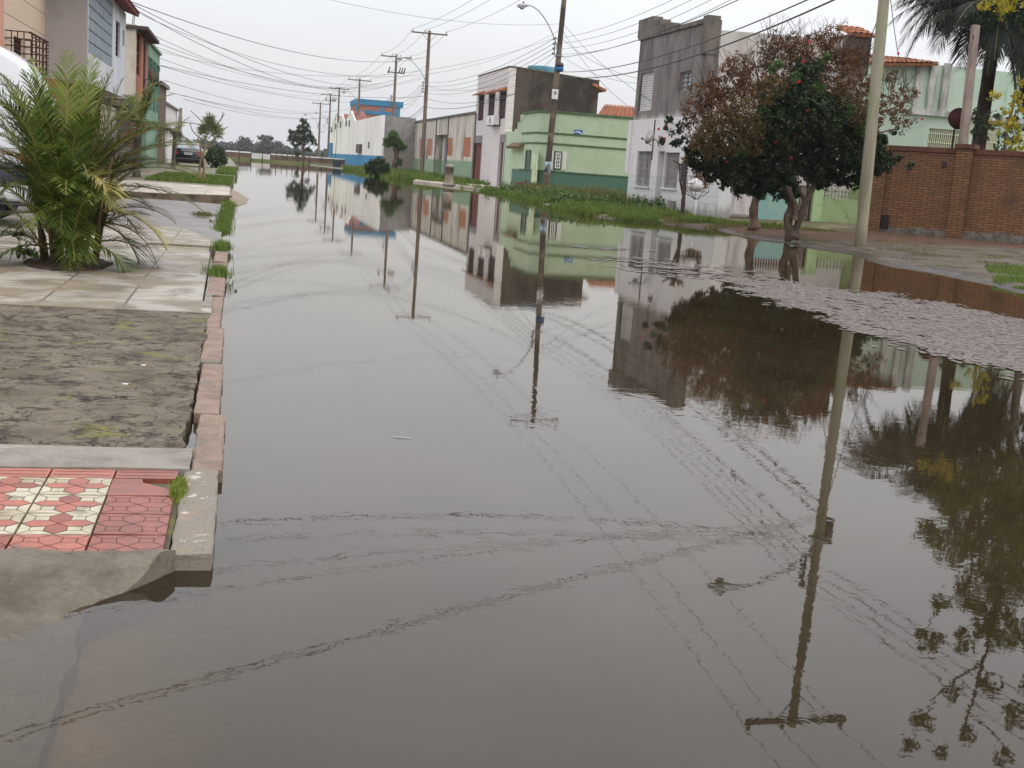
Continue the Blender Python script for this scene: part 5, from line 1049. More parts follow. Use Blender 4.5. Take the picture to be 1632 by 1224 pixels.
for px, py, rp in ((1575, 200, 24), (1600, 230, 22), (1625, 200, 28), (1560, 185, 12), (1640, 160, 30), (1560, 215, 12), (1600, 25, 26), (1560, 20, 16), (1635, 40, 30), (1580, 40, 16)):
    c, r = pxblob(px, py, rp, 39.6); clump_cloud(mb, c, (r, r, r), int(r*r*75)+4, 13, .075, .13, shell=.1)
mb.build('undergrowth', lf_deep, yt)
mb = MB(); limb(mb, [atY(1600, 250, 39.4), atY(1605, 205, 39.4), atY(1618, 150, 39.4), atY(1612, 90, 39.4), atY(1600, 20, 39.4)], .07, .03, 6, .01); mb.build('stem', m_barkg, yt)

# --- palms
def frond(mb, p0, az, el, ln, droop, lw, npair=34, r=.012, lang=50, fold=.25, hang=.5, twist=0.):
    d = Vector((math.cos(az)*math.cos(el), math.sin(az)*math.cos(el), math.sin(el))); p = Vector(p0); pts = [p.copy()]; dirs = [d.copy()]; n = 14
    for i in range(n):
        d = (d+Vector((0, 0, -droop*(.4+1.2*i/n)/n))).normalized(); p = p+d*ln/n; pts.append(p.copy()); dirs.append(d.copy())
    mb.m = 1; mb.tube(pts, [r*(1-.8*i/n)+.002 for i in range(n+1)], 4); mb.m = 0
    for i in range(npair):
        u = .16+.84*(i+.5)/npair; k = min(int(u*n), n-1); t = u*n-k; c = pts[k].lerp(pts[k+1], t); dd = dirs[k]
        side = dd.cross(Vector((0, 0, 1)));
        if side.length < .05: side = Vector((1, 0, 0))
        side.normalize(); upv = side.cross(dd).normalized(); l = lw*math.sin(math.pi*min(u*.9+.12, 1))**.6*R.uniform(.85, 1.1)
        for s in (-1, 1):
            if R.random() < .05: continue
            an = rad(lang-20*u)*R.uniform(.85, 1.15); v = (dd*math.cos(an)+side*s*math.sin(an)+upv*fold*R.uniform(.3, 1.3)).normalized()
            w = max(.004, l*.03)*R.uniform(.8, 1.2); wv = v.cross(upv).normalized()*w
            m_ = c+v*l*.5; e = c+v*l*R.uniform(.95, 1.05)+Vector((0, 0, -hang*l*R.uniform(.5, 1.2)))
            q = m_+Vector((0, 0, -hang*l*.18))
            mb.raw([c-wv*.5, c+wv*.5, q+wv, q-wv, e], [(0, 1, 2, 3), (3, 2, 4)])
m_rach = leafmat('palm_rachis', rgb(120, 116, 60), rgb(140, 124, 66), .05)
p_gr = leafmat('palm_green', rgb(52, 70, 28), rgb(98, 114, 44), .25, .5); p_lt = leafmat('palm_light', rgb(92, 112, 44), rgb(132, 146, 62), .3, .45); p_or = leafmat('palm_orange', rgb(136, 100, 40), rgb(168, 128, 56), .3, .6); p_yl = leafmat('palm_pale_yellow', rgb(160, 150, 84), rgb(186, 174, 104), .3, .6)
p_dk = leafmat('palm_dark', rgb(24, 30, 24), rgb(38, 44, 32), .08, .85); p_dry = leafmat('palm_dry', rgb(84, 58, 46), rgb(112, 82, 62), .15, .8)
b = at(105, 418, .09); ap = thing('areca_palm', b, 'bushy clustered palm with green and yellowing fronds growing from the pale slabs', 'palm')
for i in range(13):
    mb = MB(); a = R.uniform(0, 6.28); q = R.uniform(.03, .28); s = b+Vector((math.cos(a)*q*1.2, math.sin(a)*q, -.05)); l = R.uniform(.5, 1.25); mb.tube([s, s+Vector((math.cos(a)*.06, math.sin(a)*.05, l*.5)), s+Vector((math.cos(a)*.2, math.sin(a)*.18, l))], [.028, .024, .014], 6); mb.build('stem', mat('palm_stem', rgb(92, 66, 44), rgb(70, 74, 40), sc=8), ap)
FR = []
for i in range(72):
    el = rad(R.choice([34, 45, 54, 62, 68, 75, 82])+R.uniform(-6, 6)); az = R.uniform(0, 6.28); FR.append((az, el, R.uniform(.8, 1.25)*(1.1 if el > rad(50) else .9), R.uniform(.8, 1.9), R.choice([.1, .3, .5, .7, .9])))
for i, (az, el, ln, dr, z0) in enumerate(FR):
    q_ = R.uniform(.05, .3); mb = MB(); c = b+Vector((math.cos(az)*q_, math.sin(az)*q_, z0*(.6+.4*math.sin(el)))); frond(mb, c, az, el, ln, dr, .34, 38, .011, 48, .25, .32)
    m_ = [p_gr, p_gr, p_gr, p_gr, p_lt, p_gr, p_gr, p_gr, p_gr, p_lt, p_gr, p_gr, p_lt][i % 13]
    mb.build('frond', [m_, m_rach], ap)
for (az, el, ln, dr, z0, m_) in ((1.7, 1.4, 1.25, .25, 1.0, p_lt), (1.2, 1.25, 1.3, .3, 1.0, p_lt), (2.4, 1.25, 1.2, .4, 1.0, p_lt), (.2, 1.0, 1.35, .9, .95, p_lt), (0, .75, 1.45, 1.0, .8, p_gr), (-.1, .6, 1.4, 1.2, .8, p_gr), (.3, .5, 1.4, 1.0, .8, p_lt), (.1, 1.15, 1.35, 1.0, .9, p_lt), (-.3, .95, 1.3, 1.2, .8, p_gr), (3.1, .95, 1.3, .9, .9, p_gr), (3.4, .7, 1.3, 1.0, .8, p_gr), (2.9, 1.15, 1.3, .8, .9, p_gr), (-.9, .7, .9, 2.6, .8, p_yl), (-.2, .4, 1.1, 1.9, .5, p_yl), (-1.2, -.1, .7, 1.8, .5, p_lt), (.6, .2, 1.0, 2.2, .4, p_dry), (.1, .5, 1.1, 2.8, .35, p_dry), (.15, .65, 1.5, .9, .85, p_lt), (-.05, .3, 1.35, 1.0, .75, p_gr), (.05, .85, 1.45, 1.1, .9, p_gr), (3.3, .55, 1.3, 1.3, .8, p_gr), (2.95, .85, 1.35, 1.2, .9, p_lt), (-1.4, .5, .9, 1.6, .1, p_gr), (-.7, .4, .9, 1.8, .15, p_gr), (-2.4, .4, .9, 1.8, .12, p_gr), (3.0, .5, .95, 1.8, .15, p_gr), (.2, .5, .9, 1.8, .15, p_gr), (-1.8, .8, 1.0, 1.9, .3, p_lt), (-1.0, .9, 1.1, 1.9, .4, p_gr), (3.6, .5, 1.0, .8, .9, p_or), (.1, .85, .95, .5, .9, p_or), (-1.5, .6, .9, 2.0, .5, p_gr), (-2.2, .7, 1.0, 1.8, .6, p_gr), (3.0, .1, 1.1, 1.2, .5, p_gr)):
    mb = MB(); frond(mb, b+Vector((math.cos(az)*.12, math.sin(az)*.1, z0)), az, el, ln, dr, .36, 40, .011, 48, .25, .32); mb.build('frond', [m_, m_rach], ap)
mb = MB()
n = 26; pts = [(b.x+.42*math.cos(i*6.283/n)*(1+.2*noise.noise(Vector((i*.7, 0, 0))))+.02, b.y+.75*math.sin(i*6.283/n)*(1+.25*noise.noise(Vector((i*.6, 4, 0))))) for i in range(n)]
mb.slab(pts, -.1, .098); struct(mb.build('soil', mat('planting_soil', rgb(62, 48, 40), rgb(88, 66, 52), sc=9, bsc=50, bump=1, fine=.3)))
w_ = thing('weed', at(38, 414, .09), 'small leafy weed beside the clustered palm base', 'plant'); mb = MB(); c = at(38, 414, .09)
for i in range(4): mb.tube([c, c+Vector((R.uniform(-.1, .1), 0, .1)), c+Vector((R.uniform(-.12, .12), R.uniform(-.1, .1), .32))], .004, 3)
mb.build('stem', m_rach, w_); mb = MB(); leaves(mb, c+Vector((.03, 0, .08)), (.14, .1, .07), 60, .05, 1.2, .1); leaves(mb, c+Vector((-.06, 0, .26)), (.06, .05, .07), 22, .04, 1.2, .1); mb.build('foliage', lf_mid, w_)

def palm(name, base, h, nf, ln, lw, droop, mats, label, tr=.16, elr=(-.1, 1.3), npair=40, hang=.6, trm=None):
    t = thing(name, base, label, 'palm'); base = Vector(base); top = base+Vector((.05, 0, h))
    mb = MB(); k = 12; mb.tube([base.lerp(top, i/k)+Vector((0, 0, -.1 if i == 0 else 0)) for i in range(k+1)], [tr*(1.15-.25*i/k)*(1+.05*(i % 2)) for i in range(k+1)], 10); mb.build('trunk', trm or m_barkg, t)
    for i in range(nf):
        mb = MB(); az = 2.4*i+R.uniform(-.3, .3); el = elr[0]+(elr[1]-elr[0])*((i*.618) % 1); frond(mb, top+Vector((math.cos(az)*tr*.6, math.sin(az)*tr*.6, R.uniform(-.15, .15))), az, el, ln*R.uniform(.65, 1.1), droop*R.uniform(.4, 1.5), lw*R.uniform(.8, 1.1), npair, .02 if ln > 1.5 else .012, 55, .1, hang)
        mb.build('frond', [mats[i % len(mats)], m_rach], t)
    return t
fb_ = atY(1558, 240, 42); palm('tall_palm', (fb_.x, 42, .3), atY(1558, 12, 42).z-.3, 84, 4.3, 1.0, 2.0, [p_dk], 'tall palm with dark drooping fronds behind the brick wall', .24, (-.7, 1.35), 58, .6, mat('dark_trunk', rgb(62, 48, 42), rgb(44, 34, 30), sc=5))
c = atX(246, 218, -3.7); palm('garden_palm', (-3.7, 47, .1), 2.0, 22, 1.7, .5, 1.1, [p_gr, p_dk, p_gr, p_lt], 'feathery palm in front of the green veranda house', .13, (.1, 1.45), 40, .4)
palm('young_palm', (-3.6, 70, .1), 1.9, 14, 1.5, .5, 2.2, [p_dk, p_gr], 'small palm drooping over the dark car', .1, (0, 1.2), 26, .5)

# --- spiky forked tree on the left pavement
b = at(322, 288, .12); Ys = b.y; st_ = thing('spiky_tree', b, 'small forked tree with spiky tuft crown beside the left pavement lawn', 'tree')
A = lambda px, py, dy=0: atY(px, py, Ys+dy)
mb = MB()
for q in ([(320, 288), (318, 268), (322, 248), (331, 232), (341, 222), (338, 208), (334, 196)], [(324, 288), (325, 262), (322, 246), (319, 228), (330, 216), (336, 205)], [(331, 232), (342, 224), (345, 212), (340, 198)], [(334, 210), (320, 192), (304, 176)], [(322, 222), (308, 210), (303, 196)], [(341, 205), (352, 190), (356, 178)], [(350, 193), (358, 181)], [(343, 212), (355, 206), (364, 202)]): limb(mb, [A(*z) for z in q], .055 if q[0][1] > 280 else .03, .014, 6, .004)
mb.build('trunk', mat('pale_bark', rgb(150, 124, 102), rgb(112, 88, 72), sc=6, st=.3), st_)
mb = MB()
for px, py, k in ((335, 200, 150), (344, 205, 120), (326, 205, 110), (333, 190, 80), (346, 214, 70), (324, 214, 50)):
    c = A(px, py, R.uniform(-.15, .15))
    for _ in range(k):
        d = Vector((R.gauss(0, 1), R.gauss(0, 1), R.gauss(.4, .8))).normalized(); l = R.uniform(.2, .42); s = d.cross(Vector((.3, .9, .1))).normalized()*.012; mb.raw([c+d*.05-s, c+d*.05+s, c+d*l*.6+s*1.2, c+d*l*.6-s*1.2, c+d*l-Vector((0, 0, .03))], [(0, 1, 2, 3), (3, 2, 4)])
mb.build('crown', leafmat('spiky_leaf', rgb(104, 116, 84), rgb(146, 150, 106), .2), st_)
def bush(name, c, r, n, per, size, m, label, cr=.15, grp=None, cat='bush', stem=True):
    t = thing(name, (c[0], c[1], c[2]), label, cat, grp); mb = MB(); clump_cloud(mb, (c[0], c[1], c[2]+r[2]), r, n, per, size, cr, shell=.1); mb.build('foliage', m, t)
    if stem:
        mb = MB()
        for i in range(5): mb.tube([(c[0], c[1], c[2]-.05), (c[0]+R.uniform(-.4, .4)*r[0], c[1]+R.uniform(-.4, .4)*r[1], c[2]+r[2]*.8)], [.03, .01], 5)
        mb.build('stem', m_bark, t)
    return t
b = at(347, 268, .12); bush('hedge_bush', (b.x-.1, b.y, .1), (.72, .8, .72), 260, 16, .06, lf_deep, 'dense dark rounded bush between the dark car and water', .14)
# --- right bank far vegetation
b = at(628, 276, .1); pt = thing('pollard_tree', b, 'small pale green topped tree growing against a pole by the rough grey wall', 'tree', 'trees on the right bank')
A = lambda px, py, dy=0: atY(px, py, b.y+dy); mb = MB(); limb(mb, [A(628, 280), A(629, 262), A(632, 248), A(628, 236)], .34, .2, 8, .02); limb(mb, [A(632, 250), A(637, 238), A(640, 232)], .14, .05, 6); mb.build('trunk', m_bark, pt)
mb = MB()
for px, py, rp in ((620, 222, 7), (630, 226, 8), (636, 232, 6), (617, 228, 6), (626, 216, 6), (636, 258, 4), (641, 234, 4)): c, r = pxblob(px, py, rp, b.y); clump_cloud(mb, c, r, 34, 12, .13, .3, shell=.1)
mb.build('crown', lf_mid, pt)
b = at(606, 272, .1); sp = thing('tree_stump', b, 'cut reddish trunk with knobbly top beside the white warehouse corner', 'tree stump'); A = lambda px, py, dy=0: atY(px, py, b.y+dy)
mb = MB(); limb(mb, [A(606, 275), A(605.5, 258), A(604.5, 244)], .2, .26, 8, .03); mb.build('trunk', mat('reddish_bark', rgb(120, 84, 66), rgb(92, 64, 52), sc=5), sp); mb = MB(); limb(mb, [A(605, 249), A(602, 244), A(601, 240)], .16, .14, 7, .02); mb.build('knob', mat('reddish_bark', 0), sp); mb = MB(); limb(mb, [A(605, 249), A(608, 244), A(608.5, 241)], .14, .12, 7, .02); mb.build('knob', mat('reddish_bark', 0), sp)
b = at(597, 281, .02); bush('roadside_bush', (b.x+.3, b.y+1, 0), (1.0, 1.1, .75), 170, 14, .12, lf_deep, 'dark green bush at the water edge by the warehouse corner', .22)
# round tree by the far shore
b = Vector((atY(484, 250, 160).x, 160, .3)); ft_ = thing('round_tree', b, 'lone dark tree on the far shore with a narrow top and side lobe', 'tree'); A = lambda px, py, dy=0: atY(px, py, 160+dy)
mb = MB(); limb(mb, [A(484, 254), A(483, 240), A(485, 222), A(483, 200)], .22, .08, 7, .02); limb(mb, [A(484, 240), A(476, 228), A(468, 220)], .1, .04, 6); limb(mb, [A(476, 256), A(475, 246)], .1, .08, 6); limb(mb, [A(485, 240), A(496, 230), A(500, 222)], .08, .03, 6); mb.build('trunk', m_bark, ft_)
mb = MB()
for px, py, rp in ((483, 192, 5), (486, 201, 7), (488, 212, 9), (478, 216, 9), (468, 215, 7), (463, 222, 5), (472, 226, 7), (484, 226, 7), (494, 220, 6), (499, 224, 5), (463, 210, 3.5), (480, 206, 7), (502, 230, 3), (470, 234, 3), (492, 238, 4), (474, 246, 4)): c, r = pxblob(px, py, rp, 160); clump_cloud(mb, c, r, int(r*r*95)+4, 12, .13, .22, shell=.1)
mb.build('crown', lf_deep, ft_)

# --- far shore
m_fs = mat('far_grass', rgb(104, 116, 66), rgb(122, 116, 84), sc=.3, sc3=.1)
mb = MB(); mb.slab([(-60, 172.5), (-1.6, 172.2), (9, 170), (12, 166), (60, 178.2), (3000, 178.2), (3000, 3900), (-2900, 3900), (-2900, 172.5)], -.3, .28); struct(mb.build('far_shore', m_fs))
fw_ = FY(174.5); lw = thing('low_wall', fw_.p(0, .3), 'long low brown wall with white coping on the far shore', 'wall')
xa = fw_.at(345, 240)[0]; g0 = fw_.at(400, 245)[0]; g1_ = fw_.at(431, 245)[0]; xb = fw_.at(560, 255)[0]+6
mb = MB(); mb.fb(fw_, xa, g0-.01, .2, .95, -.2, 0); mb.build('panel', mat('brown_low_wall', rgb(112, 92, 80), rgb(88, 74, 66), sc=1), lw); mb = MB(); mb.fb(fw_, g1_+.01, xb, .2, .95, -.2, 0); mb.build('panel', mat('brown_low_wall', 0), lw)
mb = MB(); mb.fb(fw_, xa, g0-.01, .952, 1.12, -.25, .05); mb.build('coping', m_white, lw); mb = MB(); mb.fb(fw_, g1_+.01, xb, .952, 1.12, -.25, .05); mb.build('coping', m_white, lw)
wp = tag(None or (lambda m_: (m_.fb(fw_, g0, g1_, -.1, 1.0, -.2, .15), m_.build('white_wall', mat('stained_white_panel', rgb(200, 198, 200), rgb(186, 182, 180), sc=.6, c3=rgb(132, 110, 92), sc3=.9, lo3=.6, hi3=.68)))[1])(MB()), 'white stained wall panel in the gap of the low brown wall', 'wall')
pf = thing('post_fence', (0, 171.5, .1), 'row of thin dark posts standing at the far water edge', 'fence')
for px in (381, 400, 418, 431, 440, 449, 458, 466, 474, 484, 493, 513): mb = MB(); x = atY(px, 250, 171.3 if px < 480 else 168).x; y = 171.3 if px < 480 else 168; hh = R.uniform(1.5, 2.0); mb.tube([(x, y, -.2), (x+.03, y, hh*.5), (x, y, hh)], [.07, .06, .05], 5); mb.build('post', m_bark, pf)
mb = MB(); 
for i in range(230):
    x = -75+i*.95+R.uniform(-.6, .6); Y = 470+R.uniform(-30, 30); h = 2.6+1.7*max(0, noise.noise(Vector((x*.06, 1, 0)))+.35)+R.uniform(0, .8)
    mb.m = 0; mb.tube([(x, Y, 0), (x, Y, h*.7)], .15, 4)
    clump_cloud(mb, (x, Y, h*.5), (1.9, 2, h*.42), 22, 9, .7, .8, shell=.1)
ftl = mb.build('far_trees', lf_far, org=(0, 450, 0)); ftl['kind'] = 'stuff'
for i, (px, h, w_2, lb) in enumerate(((423, 6.6, 2.0, 'tallest flat topped dark tree above the far tree line'), (388, 5.6, 2.2, 'rounded dark tree rising left in the far tree line'), (396, 5.2, 1.0, 'pointed dark conifer in the far tree line'), (441, 4.8, 2.3, 'broad grey green tree right of the flat topped one'))):
    x = atY(px, 240, 440).x; t = thing('distant_tree', (x, 440, 0), lb, 'tree', 'distant trees'); mb = MB(); mb.tube([(x, 440, 0), (x, 440, h*.8)], .25, 5); mb.build('trunk', m_bark, t); mb = MB(); clump_cloud(mb, (x, 440, h*.62), (w_2 if i != 2 else .9, 2, h*.38), 60, 8, .6, .7, shell=.1)
    if i == 0: clump_cloud(mb, (x, 440, h*.86), (2.9, 2, .9), 40, 8, .6, .6, shell=.1)
    mb.build('crown', lf_far, t)

# --- grass
def grass(name, pts, m, h, w=.012, lean=.5):
    mb = MB()
    for (x, y, z, s) in pts:
        a = R.uniform(0, 6.28); l = h*s*R.uniform(.5, 1.3); d = Vector((math.cos(a), math.sin(a), 0)); t = d.orthogonal() if False else Vector((-d.y, d.x, 0)); p = Vector((x, y, z-.01)); q = lean*R.uniform(.2, 1.2)
        mb.raw([p-t*w, p+t*w, p+t*w*.8+d*l*q*.35+Vector((0, 0, l*.6)), p-t*w*.8+d*l*q*.35+Vector((0, 0, l*.6)), p+d*l*q+Vector((0, 0, l))], [(0, 1, 2, 3), (3, 2, 4)])
    o = mb.build(name, m, org=(pts[0][0], pts[0][1], 0)); o['kind'] = 'stuff'; return o
g_m = leafmat('grass_green', rgb(70, 96, 36), rgb(116, 134, 56), .3, .7); g_d = leafmat('grass_dull', rgb(84, 86, 46), rgb(124, 116, 66), .3, .8)
def field(Y0, Y1, d0, d1, n, thr=-.2, sc=.5):
    out_ = []
    while len(out_) < n:
        y = R.uniform(Y0, Y1); d = d0+(d1-d0)*R.random()**1.2; x = xw(y)+d; v = noise.noise(Vector((x*sc, y*sc, 2)))
        if v < thr: continue
        out_.append((x, y, max(bankz(x, y), -.02), .5+max(0, v+.3)))
    return out_
grass('grass', field(44, 72, -.15, 5.5, 24000, -.2), g_m, .25, .014)
grass('grass', field(37, 44.5, -.1, 3.4, 11000, -.05, .9), g_m, .2, .01)
grass('grass', field(36, 50, 0, 4.5, 7000, .0, .8), g_d, .12, .01)
grass('grass', field(88, 140, -.1, 5.5, 22000, -.35), g_m, .42, .03)
grass('grass', field(72, 90, -.2, 1.0, 1300, .05), g_m, .25, .02)
grass('grass', [q for q in field(16, 23, .2, 5, 22000, -.3, .8) if q[0] > 12.75+max(0, q[1]-18.8)*.6], g_m, .09, .006)
grass('grass', field(22, 34, .05, 6, 2600, .25, 1.1), g_d, .05, .006)
mb = []
for _ in range(5500): y = R.uniform(21.3, 33); mb.append((-.28+R.gauss(0, .07), y, .0, .8+.5*noise.noise(Vector((y*.8, 0, 0)))))
grass('grass', mb[:3400], g_m, .13, .005)
grass('grass', [(-.22+R.gauss(0, .06), R.choice([13.5, 17.2])+R.gauss(0, .22), .04, 1) for _ in range(1100)], g_m, .12, .004)
grass('grass', [(R.uniform(-3.2, -.3), R.uniform(44, 56), .13, 1) for _ in range(9000)]+[(R.uniform(-1.2, -.2), R.uniform(62, 80), .13, 1.4) for _ in range(4000)], g_m, .13, .012)
grass('grass', [(-.2+R.gauss(0, .014), 4.84+R.gauss(0, .07), .07, 1) for _ in range(900)], leafmat('moss_green', rgb(96, 112, 34), rgb(134, 146, 54), .3), .022, .002)
grass('grass', [(-.72+R.gauss(0, .1), 25.5+R.gauss(0, .25), .05, 1) for _ in range(400)], g_d, .07, .005)
grass('grass', [q for q in field(50, 71, 1.2, 6.2, 5000, -.1, .7)], g_d, .55, .014)
# broad-leaved weeds along the right bank
mb = MB()
for _ in range(240):
    y = R.uniform(48, 72); d = R.uniform(.3, 5.5); x = xw(y)+d
    if noise.noise(Vector((x*.35, y*.35, 6))) < .0: continue
    leaves(mb, (x, y, bankz(x, y)+.25), (.35, .35, .34), 46, .1, 1.3, .1)
for _ in range(260):
    y = R.uniform(45, 70); d = R.uniform(.2, 4.8); x = xw(y)+d
    if noise.noise(Vector((x*.5, y*.5, 2))) < -.2: continue
    leaves(mb, (x, y, bankz(x, y)+.12), (.28, .28, .18), 34, .085, 1.3, .1)
for _ in range(120):
    y = R.uniform(90, 138); d = R.uniform(.4, 5); x = xw(y)+d; leaves(mb, (x, y, bankz(x, y)+.15), (.4, .4, .25), 20, .14, 1.3, .1)
for px in range(1120, 1150, 6): c = at(px, 338, .25); leaves(mb, c+Vector((0, 0, .25)), (.25, .2, .35), 40, .07, 1.4, .1)
o = mb.build('weeds', lf_mid, org=(15, 60, 0)); o['kind'] = 'stuff'
mb = MB()   # fallen leaves under the trees
for _ in range(3500):
    y = R.uniform(25, 41); x = xw(y)+R.uniform(.1, 5); 
    if noise.noise(Vector((x*.6, y*.6, 8))) < -.05: continue
    a = R.uniform(0, 6.28); s = R.uniform(.012, .03); z = bankz(x, y)+.012; mb.raw([(x+s*math.cos(a), y+s*math.sin(a), z+.006), (x+s*.6*math.cos(a+1.6), y+s*.6*math.sin(a+1.6), z), (x-s*math.cos(a), y-s*math.sin(a), z+.004), (x-s*.6*math.cos(a+1.6), y-s*.6*math.sin(a+1.6), z)], [(0, 1, 2, 3)])
o = mb.build('fallen_leaves', lf_rust, org=(16, 32, 0)); o['kind'] = 'stuff'
mb = MB()
for _ in range(90): x = b_x = R.gauss(-1.5, .35); y = R.gauss(13.2, .9); s = R.uniform(.006, .018); a = R.uniform(0, 6.28); mb.raw([(x+s*math.cos(a), y+s*math.sin(a), .1), (x+s*.6*math.cos(a+1.6), y+s*.6*math.sin(a+1.6), .098), (x-s*math.cos(a), y-s*math.sin(a), .1)], [(0, 1, 2)])
o = mb.build('fallen_leaves', p_dry, org=(-1.5, 13.2, .1)); o['kind'] = 'stuff'

# ================================================================ VEHICLES AND SMALL THINGS
m_tyre = mat('tyre_rubber', rgb(34, 33, 33), rough=.9); m_rim = plain('rim', rgb(120, 120, 124), .4, .6); m_trim = mat('black_plastic', rgb(58, 62, 70), rgb(48, 50, 56), sc=5, rough=.6)
def wheel(root, c, ax, r, w):
    c = Vector(c); ax = Vector(ax); mb = MB(); mb.lathe(c-ax*w/2, [(r*.62, 0), (r*.93, .01), (r, w*.2), (r, w*.8), (r*.93, w-.01), (r*.62, w)], 28, ax); t = mb.build('wheel', m_tyre, root)
    mb = MB(); mb.lathe(c+ax*(w/2-.03), [(.001, .02), (r*.15, .03), (r*.2, .01), (r*.5, .02), (r*.6, .045), (r*.62, .01), (.001, 0)], 20, ax); mb.build('rim', m_rim, t); return t
def loft(mb, secs, close=True):
    k = len(secs[0]); vs = [p for s in secs for p in s]; fs = [(i*k+j, i*k+(j+1) % k, (i+1)*k+(j+1) % k, (i+1)*k+j) for i in range(len(secs)-1) for j in range(k)]
    fs += [tuple(range(k))[::-1], tuple((len(secs)-1)*k+j for j in range(k))]; mb.raw(vs, fs, True)
# --- white van parked across the pavement, its tail toward the street
vb = at(2, 362, .08); VY = vb.y
van = thing('parked_van', (-5.3, VY+.85, .08), 'white high roofed van parked behind the clustered palm at the left edge', 'van')
xe = atY(66, 240, VY).x; x0 = xe-4.9; zg = .08; W = 1.85
def vring(y, ins, dz):   # side profile (x,z) at lateral position y, pulled in by ins at the edges
    P = [(x0+.05, .38), (x0, .75), (x0+.15, 1.05), (x0+.85, 1.25), (x0+1.7, 2.15), (x0+2.4, 2.5), (xe-1.9, 2.60), (xe-1.0, 2.58), (xe-.62, 2.50), (xe-.33, 2.32), (xe-.17, 2.08), (xe-.09, 1.7), (xe-.04, 1.25), (xe-.0, .8), (xe-.02, .45), (xe-.12, .36)]
    cx, cz = (x0+xe)/2, 1.3
    return [(cx+(x-cx)*(1-ins*.25), y+max(0, z-1.1)*.07*(1 if y < VY+W/2 else -1)*dz, zg+cz+(z-cz)*(1-ins)) for x, z in P]
mb = MB(); loft(mb, [vring(VY+.0, .06, 1), vring(VY+.03, .02, 1), vring(VY+.10, 0, 1), vring(VY+W-.10, 0, 1), vring(VY+W-.03, .02, 1), vring(VY+W, .06, 1)])
m_van = plain('van_white', rgb(214, 216, 218, .9), .25, 0, .5, .4)
mb.build('body', m_van, van)
fv = F((0, VY-.002, 0), (1, 0, 0), (0, -1, 0))
mb = MB()
for zq in (2.02, 1.18): mb.tube([(x0+1.7, VY-.0+.07*max(0, zq-1.1), zq), (xe-.3, VY-.0+.07*max(0, zq-1.1), zq+(.0 if zq < 2 else .03))], .006, 4)
mb.tube([(xe-1.9, VY+.02, 2.3), (xe-1.2, VY+.07, 2.34), (xe-.55, VY+.065, 2.2), (xe-.25, VY+.05, 1.95)], .008, 4); mb.build('seam', m_trim, van)
mb = MB(); mb.hexa([(xe-.62, VY-.012, .60+zg), (xe+.05, VY-.02, .60+zg), (xe+.06, VY+.9, .60+zg), (xe-.5, VY+.5, .60+zg), (xe-.62, VY-.012, .86+zg), (xe+.04, VY-.02, .84+zg), (xe+.05, VY+.9, .84+zg), (xe-.5, VY+.5, .86+zg)]); mb.build('bumper', m_trim, van, bevel=.03)
mb = MB(); mb.hexa([(xe-.30, VY+.045, 1.78), (xe-.155, VY+.05, 1.72), (xe-.06, VY+.12, 1.70), (xe-.1, VY+.16, 1.74), (xe-.42, VY+.10, 2.22), (xe-.235, VY+.085, 2.08), (xe-.16, VY+.14, 2.06), (xe-.25, VY+.18, 2.2)]); mb.build('rear_light_window', GLASS, van)
mb = MB(); mb.fb(F((xe-.03, 0, 0), (0, 1, 0), (1, 0, 0)), VY+.3, VY+W-.3, 1.35, 1.95, -.12, .01); mb.build('rear_window', GLASS, van)
mb = MB(); mb.fb(fv, x0+1.25, x0+2.2, 1.3, 1.95, -.1, -.02); mb.build('side_window', GLASS, van)
mb = MB(); mb.tube([(xe-.95, VY-.008, zg+.33), (xe-.1, VY-.008, zg+.33)], .02, 5); mb.build('sill', m_trim, van)
wx = atY(-46, 320, VY).x
for x in (wx, x0+.95):
    for y, a in ((VY+.1, -1), (VY+W-.1, 1)): wheel(van, (x, y, zg+.36), (0, a, 0), .36, .22)
for x in (wx, x0+.95): mb = MB(); mb.lathe((x, VY+.02, zg+.40), [(.001, 0), (.46, .0), (.46, .012), (.001, .012)], 28, (0, -1, 0)); mb.build('wheel_arch_shade', plain('arch_shade', (.012, .012, .013, 1), .9), van)  # flat near-black discs paint the shade of the wheel wells
# --- dark saloon seen from behind
cb = at(300, 266, .12); CX, CY = atY(299, 260, cb.y).x, cb.y
car = thing('parked_car', (CX, CY+2.1, .12), 'black saloon car seen from behind on the left pavement', 'car')
hw = .87
def cring(y, zb_, zbelt, zroof, wr, wb=hw):
    return [(CX-wb*.9, y, zb_), (CX-wb, y, zb_+.2), (CX-wb, y, zbelt-.12), (CX-wb*.95, y, zbelt), (CX-wr, y, zroof-.1), (CX-wr*.82, y, zroof), (CX, y, zroof+.02), (CX+wr*.82, y, zroof), (CX+wr, y, zroof-.1), (CX+wb*.95, y, zbelt), (CX+wb, y, zbelt-.12), (CX+wb, y, zb_+.2), (CX+wb*.9, y, zb_)]
g = .12; mb = MB()
loft(mb, [cring(CY, g+.32, g+.82, g+.9, .74, .8), cring(CY+.06, g+.26, g+.98, g+1.06, .78), cring(CY+.5, g+.22, g+1.0, g+1.1, .78), cring(CY+1.0, g+.2, g+1.0, g+1.42, .62), cring(CY+1.7, g+.2, g+1.0, g+1.52, .6), cring(CY+2.4, g+.2, g+1.0, g+1.48, .6), cring(CY+3.2, g+.2, g+.98, g+1.04, .74), cring(CY+4.1, g+.24, g+.82, g+.86, .74), cring(CY+4.3, g+.3, g+.66, g+.7, .7, .8)])
mb.build('body', plain('car_black', rgb(22, 24, 30), .2, 0, .5, .6), car)
